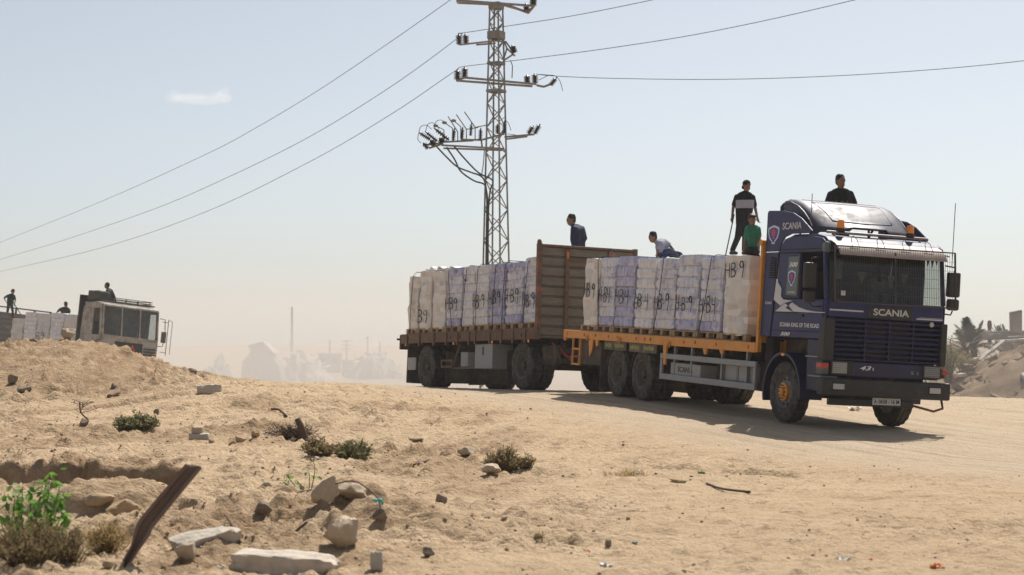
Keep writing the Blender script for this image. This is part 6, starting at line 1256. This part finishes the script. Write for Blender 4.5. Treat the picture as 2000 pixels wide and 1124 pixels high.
# green plant, sprig, twigs
def plant(px, py, Ylist, mt, lb, leaf, seed, name='green_plant'):
    g = ground_at(px, py); rr = random.Random(seed); t = thing(name, lb, 'plant', T3(g)); lm = MB().add([(0, 0, 0), (.35, .33, .05), (.8, .26, .0), (1, 0, -.06), (.8, -.26, .0), (.35, -.33, .05)], [(0, 1, 2, 3), (0, 3, 4, 5)]).mesh('leaf'); lm.materials.append(M[mt])
    for tip in Ylist:
        p1 = at(tip[0], tip[1], g.y + tip[2]) - g; b0 = Vector((p1.x * .35 + rr.gauss(0, .03), p1.y * .4, -.02)); md = b0.lerp(p1, .6) + Vector((rr.gauss(0, .02), 0, .04)); pts = spl([b0, md, p1], 5)
        MB().tube(pts, [.006 - .004 * i / len(pts) for i in range(len(pts))], 5).build('stem', M['leaf_olive'], t, smooth=True)
        for j in range(tip[3]):
            p = pts[int(rr.uniform(.25, 1) * (len(pts) - 1))] + Vector((rr.gauss(0, .012), rr.gauss(0, .012), rr.gauss(0, .012))); az = rr.uniform(0, 6.28); dr = rr.uniform(-1.35, .2); L_ = leaf * rr.uniform(.6, 1.3)
            mobj('leaf', lm, None, t, mtx=T3(p) @ RZ(az) @ Matrix.Rotation(-dr, 4, 'Y') @ Matrix.Rotation(rr.uniform(-.8, .8), 4, 'X') @ Matrix.Scale(L_, 4))
plant(60, 1085, [(118, 905, .1, 16), (105, 925, -.1, 20), (85, 940, .1, 20), (60, 955, .2, 18), (128, 955, 0, 18), (125, 990, -.1, 16), (30, 970, .1, 16), (8, 960, 0, 14), (10, 1000, -.1, 14), (95, 1000, -.15, 18), (60, 1010, -.2, 18), (140, 985, .1, 8), (40, 1020, -.2, 14), (118, 1030, -.2, 14), (100, 912, .15, 16), (70, 930, -.05, 20), (45, 945, .0, 20), (18, 940, .1, 18), (122, 935, .1, 18), (80, 975, -.2, 20), (20, 1035, -.25, 18), (85, 1040, -.25, 18), (135, 1005, -.1, 12), (-15, 965, .1, 14)], 'leaf_green', 'bright leafy green plant growing from dry brush', .07, 5)
plant(606, 952, [(605, 895, 0, 6), (560, 925, .0, 5), (575, 940, -.05, 4), (600, 918, 0, 5), (552, 945, 0, 2)], 'leaf_green', 'small leafy green sprig beside the pale boulder', .065, 8, 'green_sprig')
g = ground_at(168, 828); tw = MB()
tw.tube(spl([(0, 0, 0), (.03, 0, .08), (-.08, 0, .20), (-.1, 0, .36)]), .012, 5); 
rr = random.Random(3)
for k in range(14): z = rr.uniform(.12, .36); b0 = Vector((-.07, 0, z)); tw.tube([b0, b0 + Vector((rr.gauss(0, .12), rr.gauss(0, .06), rr.uniform(.02, .12)))], .004, 4)
tag(tw.build('dry_twig', M['twig'], None, mtx=T3(g)), 'spindly dry dead twig at the foot of the earth mound', 'twig')
def stick(pts, r, lb, name='dry_stick', mt='twig', cat='stick'):
    P = [ground_at(x, y) + Vector((0, 0, dz)) for x, y, dz in pts]; o0 = P[0].copy(); tag(MB().tube(spl([p - o0 for p in P], 4), r, 5).build(name, M[mt], None, smooth=True, mtx=T3(o0)), lb, cat)
stick([(808, 912, .01), (830, 905, .03), (858, 893, .04)], .012, 'dark dry stick lying on the bare slope'); stick([(1380, 946, .01), (1410, 956, .02), (1465, 966, .02)], .014, 'dark root along the crumbling bank edge'); stick([(560, 812, .03), (545, 808, .05), (530, 806, .06)], .02, 'broken branch left of the tree stump'); stick([(212, 776, .02), (232, 769, .05)], .045, 'short rusty pipe piece at the mound foot', 'pipe', 'rust', 'pipe'); stick([(480, 1062, .02), (545, 1048, .06), (600, 1046, .03)], .012, 'crooked twig between the kerb slab and boulder'); stick([(440, 1030, .12), (455, 1050, .12), (470, 1075, .02)], .008, 'bent wire on the tilted kerb slab', 'wire', 'twig', 'wire')
g = ground_at(740, 1030); yk = g.y; W_ = [at(655, 945, yk + .5), at(690, 940, yk + .4), at(715, 953, yk + .25), at(738, 975, yk + .1), at(742, 1000, yk), at(722, 1012, yk)]
tag(MB().tube(spl([p - W_[0] for p in W_], 6), .007, 5).build('bent_wire', M['twig'], None, smooth=True, mtx=T3(W_[0])), 'twisted rusty wire arching over the dirt heap', 'wire')
M['teal'] = mat('turquoise_plastic', (.08, .42, .40), .5, var=.2); M['orangelit'] = mat('orange_wrapper', (.75, .22, .05), .6, var=.2); M['whitelit'] = mat('white_plastic', (.72, .70, .66), .5, var=.1); M['bluelit'] = mat('pale_blue_plastic', (.25, .50, .55), .5, var=.2); M['greenlit'] = mat('green_plastic', (.10, .30, .08), .5, var=.2)
kn = at(738, 978, yk + .08); tk = MB(); tk.ell((-.02, 0, 0), (.022, .018, .018)); tk.ell((.02, 0, 0), (.024, .018, .02)); tk.ell((.04, 0, -.02), (.012, .01, .02)); tag(tk.build('plastic_knot', M['teal'], None, smooth=True, mtx=T3(kn)), 'turquoise plastic knot tied on the twisted wire', 'litter')
def litter(px, py, s_, mt, lb, seed, name='litter_scrap'):
    g = ground_at(px, py); s_ *= .68; rr = random.Random(seed); mb = MB(); n = 6; V = [[Vector(((i / n - .5) * s_ * 1.6 + rr.gauss(0, .07) * s_, (j / 4 - .5) * s_ + rr.gauss(0, .07) * s_, s_ * .25 + rr.gauss(0, .22) * s_)) for j in range(5)] for i in range(n + 1)]
    o = len(mb.v); mb.add([v for r0 in V for v in r0], [(i * 5 + j, i * 5 + j + 1, (i + 1) * 5 + j + 1, (i + 1) * 5 + j) for i in range(n) for j in range(4)]); ob = mb.build(name, M[mt], None, mtx=T3(g)); sf = ob.modifiers.new('thick', 'SOLIDIFY'); sf.thickness = .003; tag(ob, lb, 'litter')
for i, (px, py, s_, m_, lb) in enumerate(((1146, 1073, .05, 'orangelit', 'orange wrapper scrap on the open sand'), (1155, 1082, .04, 'whitelit', 'white plastic scrap beside the orange wrapper'), (1248, 930, .06, 'bluelit', 'pale blue plastic scrap in the dry grass'), (1275, 917, .05, 'teal', 'turquoise plastic scrap above the dry grass'), (1370, 924, .08, 'greenlit', 'green plastic scrap above the crumbling bank'), (1186, 1105, .09, 'whitelit', 'crumpled whitish bag on the sand'), (1648, 1100, .10, 'whitelit', 'crumpled white sheet on the beaten track edge'), (1700, 1094, .03, 'orangelit', 'tiny yellowish scrap beside the crumpled white sheet'), (1828, 1112, .08, 'orangelit', 'faded reddish wrapper at the track edge'), (432, 1118, .05, 'whitelit', 'white scrap below the kerb slab'), (190, 1086, .07, 'bluelit', 'pale bluish scrap under the dry yellowish brush'), (205, 844, .05, 'orangelit', 'red-orange scrap beside the dark green shrub'), (322, 755, .10, 'bluelit', 'bluish plastic scrap on the mound foot'), (354, 733, .07, 'bluelit', 'small violet-blue scrap below the grey boulder'), (1240, 1052, .04, 'teal', 'little green-blue scrap on the open sand'), (1670, 803, .22, 'whitelit', 'white plastic bag lying under the blue lorry'))): litter(px, py, s_, m_, lb, 100 + i)
# loose pebbles and clods
def scatter(name, n, mt, smin, smax, reg, seed, label):
    rr = random.Random(seed); pro = [rock_mesh('p', 1, .8, .6, s_, .3, 6, 4, .3) for s_ in range(4)]; pv = [np.array([v.co for v in p.vertices]) for p in pro]; pf = [[tuple(f.vertices) for f in p.polygons] for p in pro]; V = []; F = []; off = 0
    xs, ys, ss = reg(rr, n); zs = gz(np.array(xs), np.array(ys))
    for x, y, z, s_ in zip(xs, ys, zs, ss):
        i = rr.randrange(4); a = rr.uniform(0, 6.28); c, d = math.cos(a) * s_, math.sin(a) * s_; v = pv[i]
        V.append(np.c_[v[:, 0] * c - v[:, 1] * d + x, v[:, 0] * d + v[:, 1] * c + y, v[:, 2] * s_ * rr.uniform(.7, 1.3) + z + s_ * .1]); F += [tuple(k + off for k in f) for f in pf[i]]; off += len(v)
    me = bpy.data.meshes.new(name); me.from_pydata(np.concatenate(V).tolist(), [], F); me.update(); o = mobj(name, me, M[mt], None, smooth=True); tag(o, label, kind='stuff')
def reg(smin, smax, left):
    def f(rr, n):
        xs, ys, ss = [], [], []
        while len(xs) < n:
            y = 10 * math.exp(rr.random() * math.log(50 / 10)); x = rr.uniform(-.36, .36) * y
            if left and x > -.02 * y + rr.gauss(0, 2.0): continue
            if abs(float(road_mask(np.array([x]), np.array([y]))[0])) < 3.5 and rr.random() < .9: continue
            c_ = float(vn(np.array([x / 1.5]), np.array([y / 1.5]), 77)[0])
            if rr.random() > .35 + 1.6 * c_: continue
            xs.append(x); ys.append(y); ss.append(smin * (smax / smin) ** (rr.random() ** 2.2))
        return xs, ys, ss
    return f
scatter('pebbles', 1800, 'stone', 0, 0, reg(.008, .04, False), 1, 'loose pale pebbles scattered over the sand'); scatter('dirt_clods', 3600, 'clod', 0, 0, reg(.010, .06, True), 2, 'loose dirt clods scattered over the ground'); scatter('dark_pebbles', 700, 'darkstone', 0, 0, reg(.008, .04, True), 3, 'dark pebbles scattered round the rubble')

# ------------------------------------------------------------------ air: haze, dust, cloud
def vol(name, o, col, dens, aniso, label):
    m = bpy.data.materials.new(name); m.use_nodes = True; N = m.node_tree.nodes; N.remove(N['Principled BSDF']); v = N.new('ShaderNodeVolumePrincipled'); v.inputs['Color'].default_value = (*col, 1); v.inputs['Density'].default_value = dens; v.inputs['Anisotropy'].default_value = aniso
    m.node_tree.links.new(v.outputs[0], N['Material Output'].inputs['Volume']); o.data.materials.clear(); o.data.materials.append(m); tag(o, label, kind='stuff')
hz = MB().box(-1900, 1900, -60, 1200, -16, 24).build('haze', None, None); vol('haze_air', hz, (.93, .93, .94), HAZE, .2, 'dusty air')
for i, (x, y, z, rx, ry, rz_, dn) in enumerate(DUSTS):
    me = rock_mesh('dust_cloud', rx * 2, ry * 2, rz_ * 2, 200 + i, .16, 32, 20, 0.); o = mobj('dust_cloud', me, None, None, smooth=True, mtx=T3((x, y, z))); vol('dust_%d' % i, o, (.90, .87, .83), dn, .0, 'drifting cloud of pale dust behind the convoy')
for i, (px, py, w, h) in enumerate(((340, 190, 36, 15), (372, 191, 52, 13), (415, 192, 52, 14), (437, 187, 26, 19), (385, 197, 84, 11), (360, 193, 60, 8), (430, 193, 40, 10))):
    c = at(px, py, 2600); s_ = 2600 / FPX; me = rock_mesh('cloud', w * 2 * s_ * .62, 40, h * 2 * s_, 300 + i, .25, 24, 14, 0.); o = mobj('cloud', me, None, None, smooth=True, mtx=T3(c)); vol('cloud_%d' % i, o, (.995, .995, .99), .006, .5, 'small faint white cloud'); o['kind'] = 'structure'
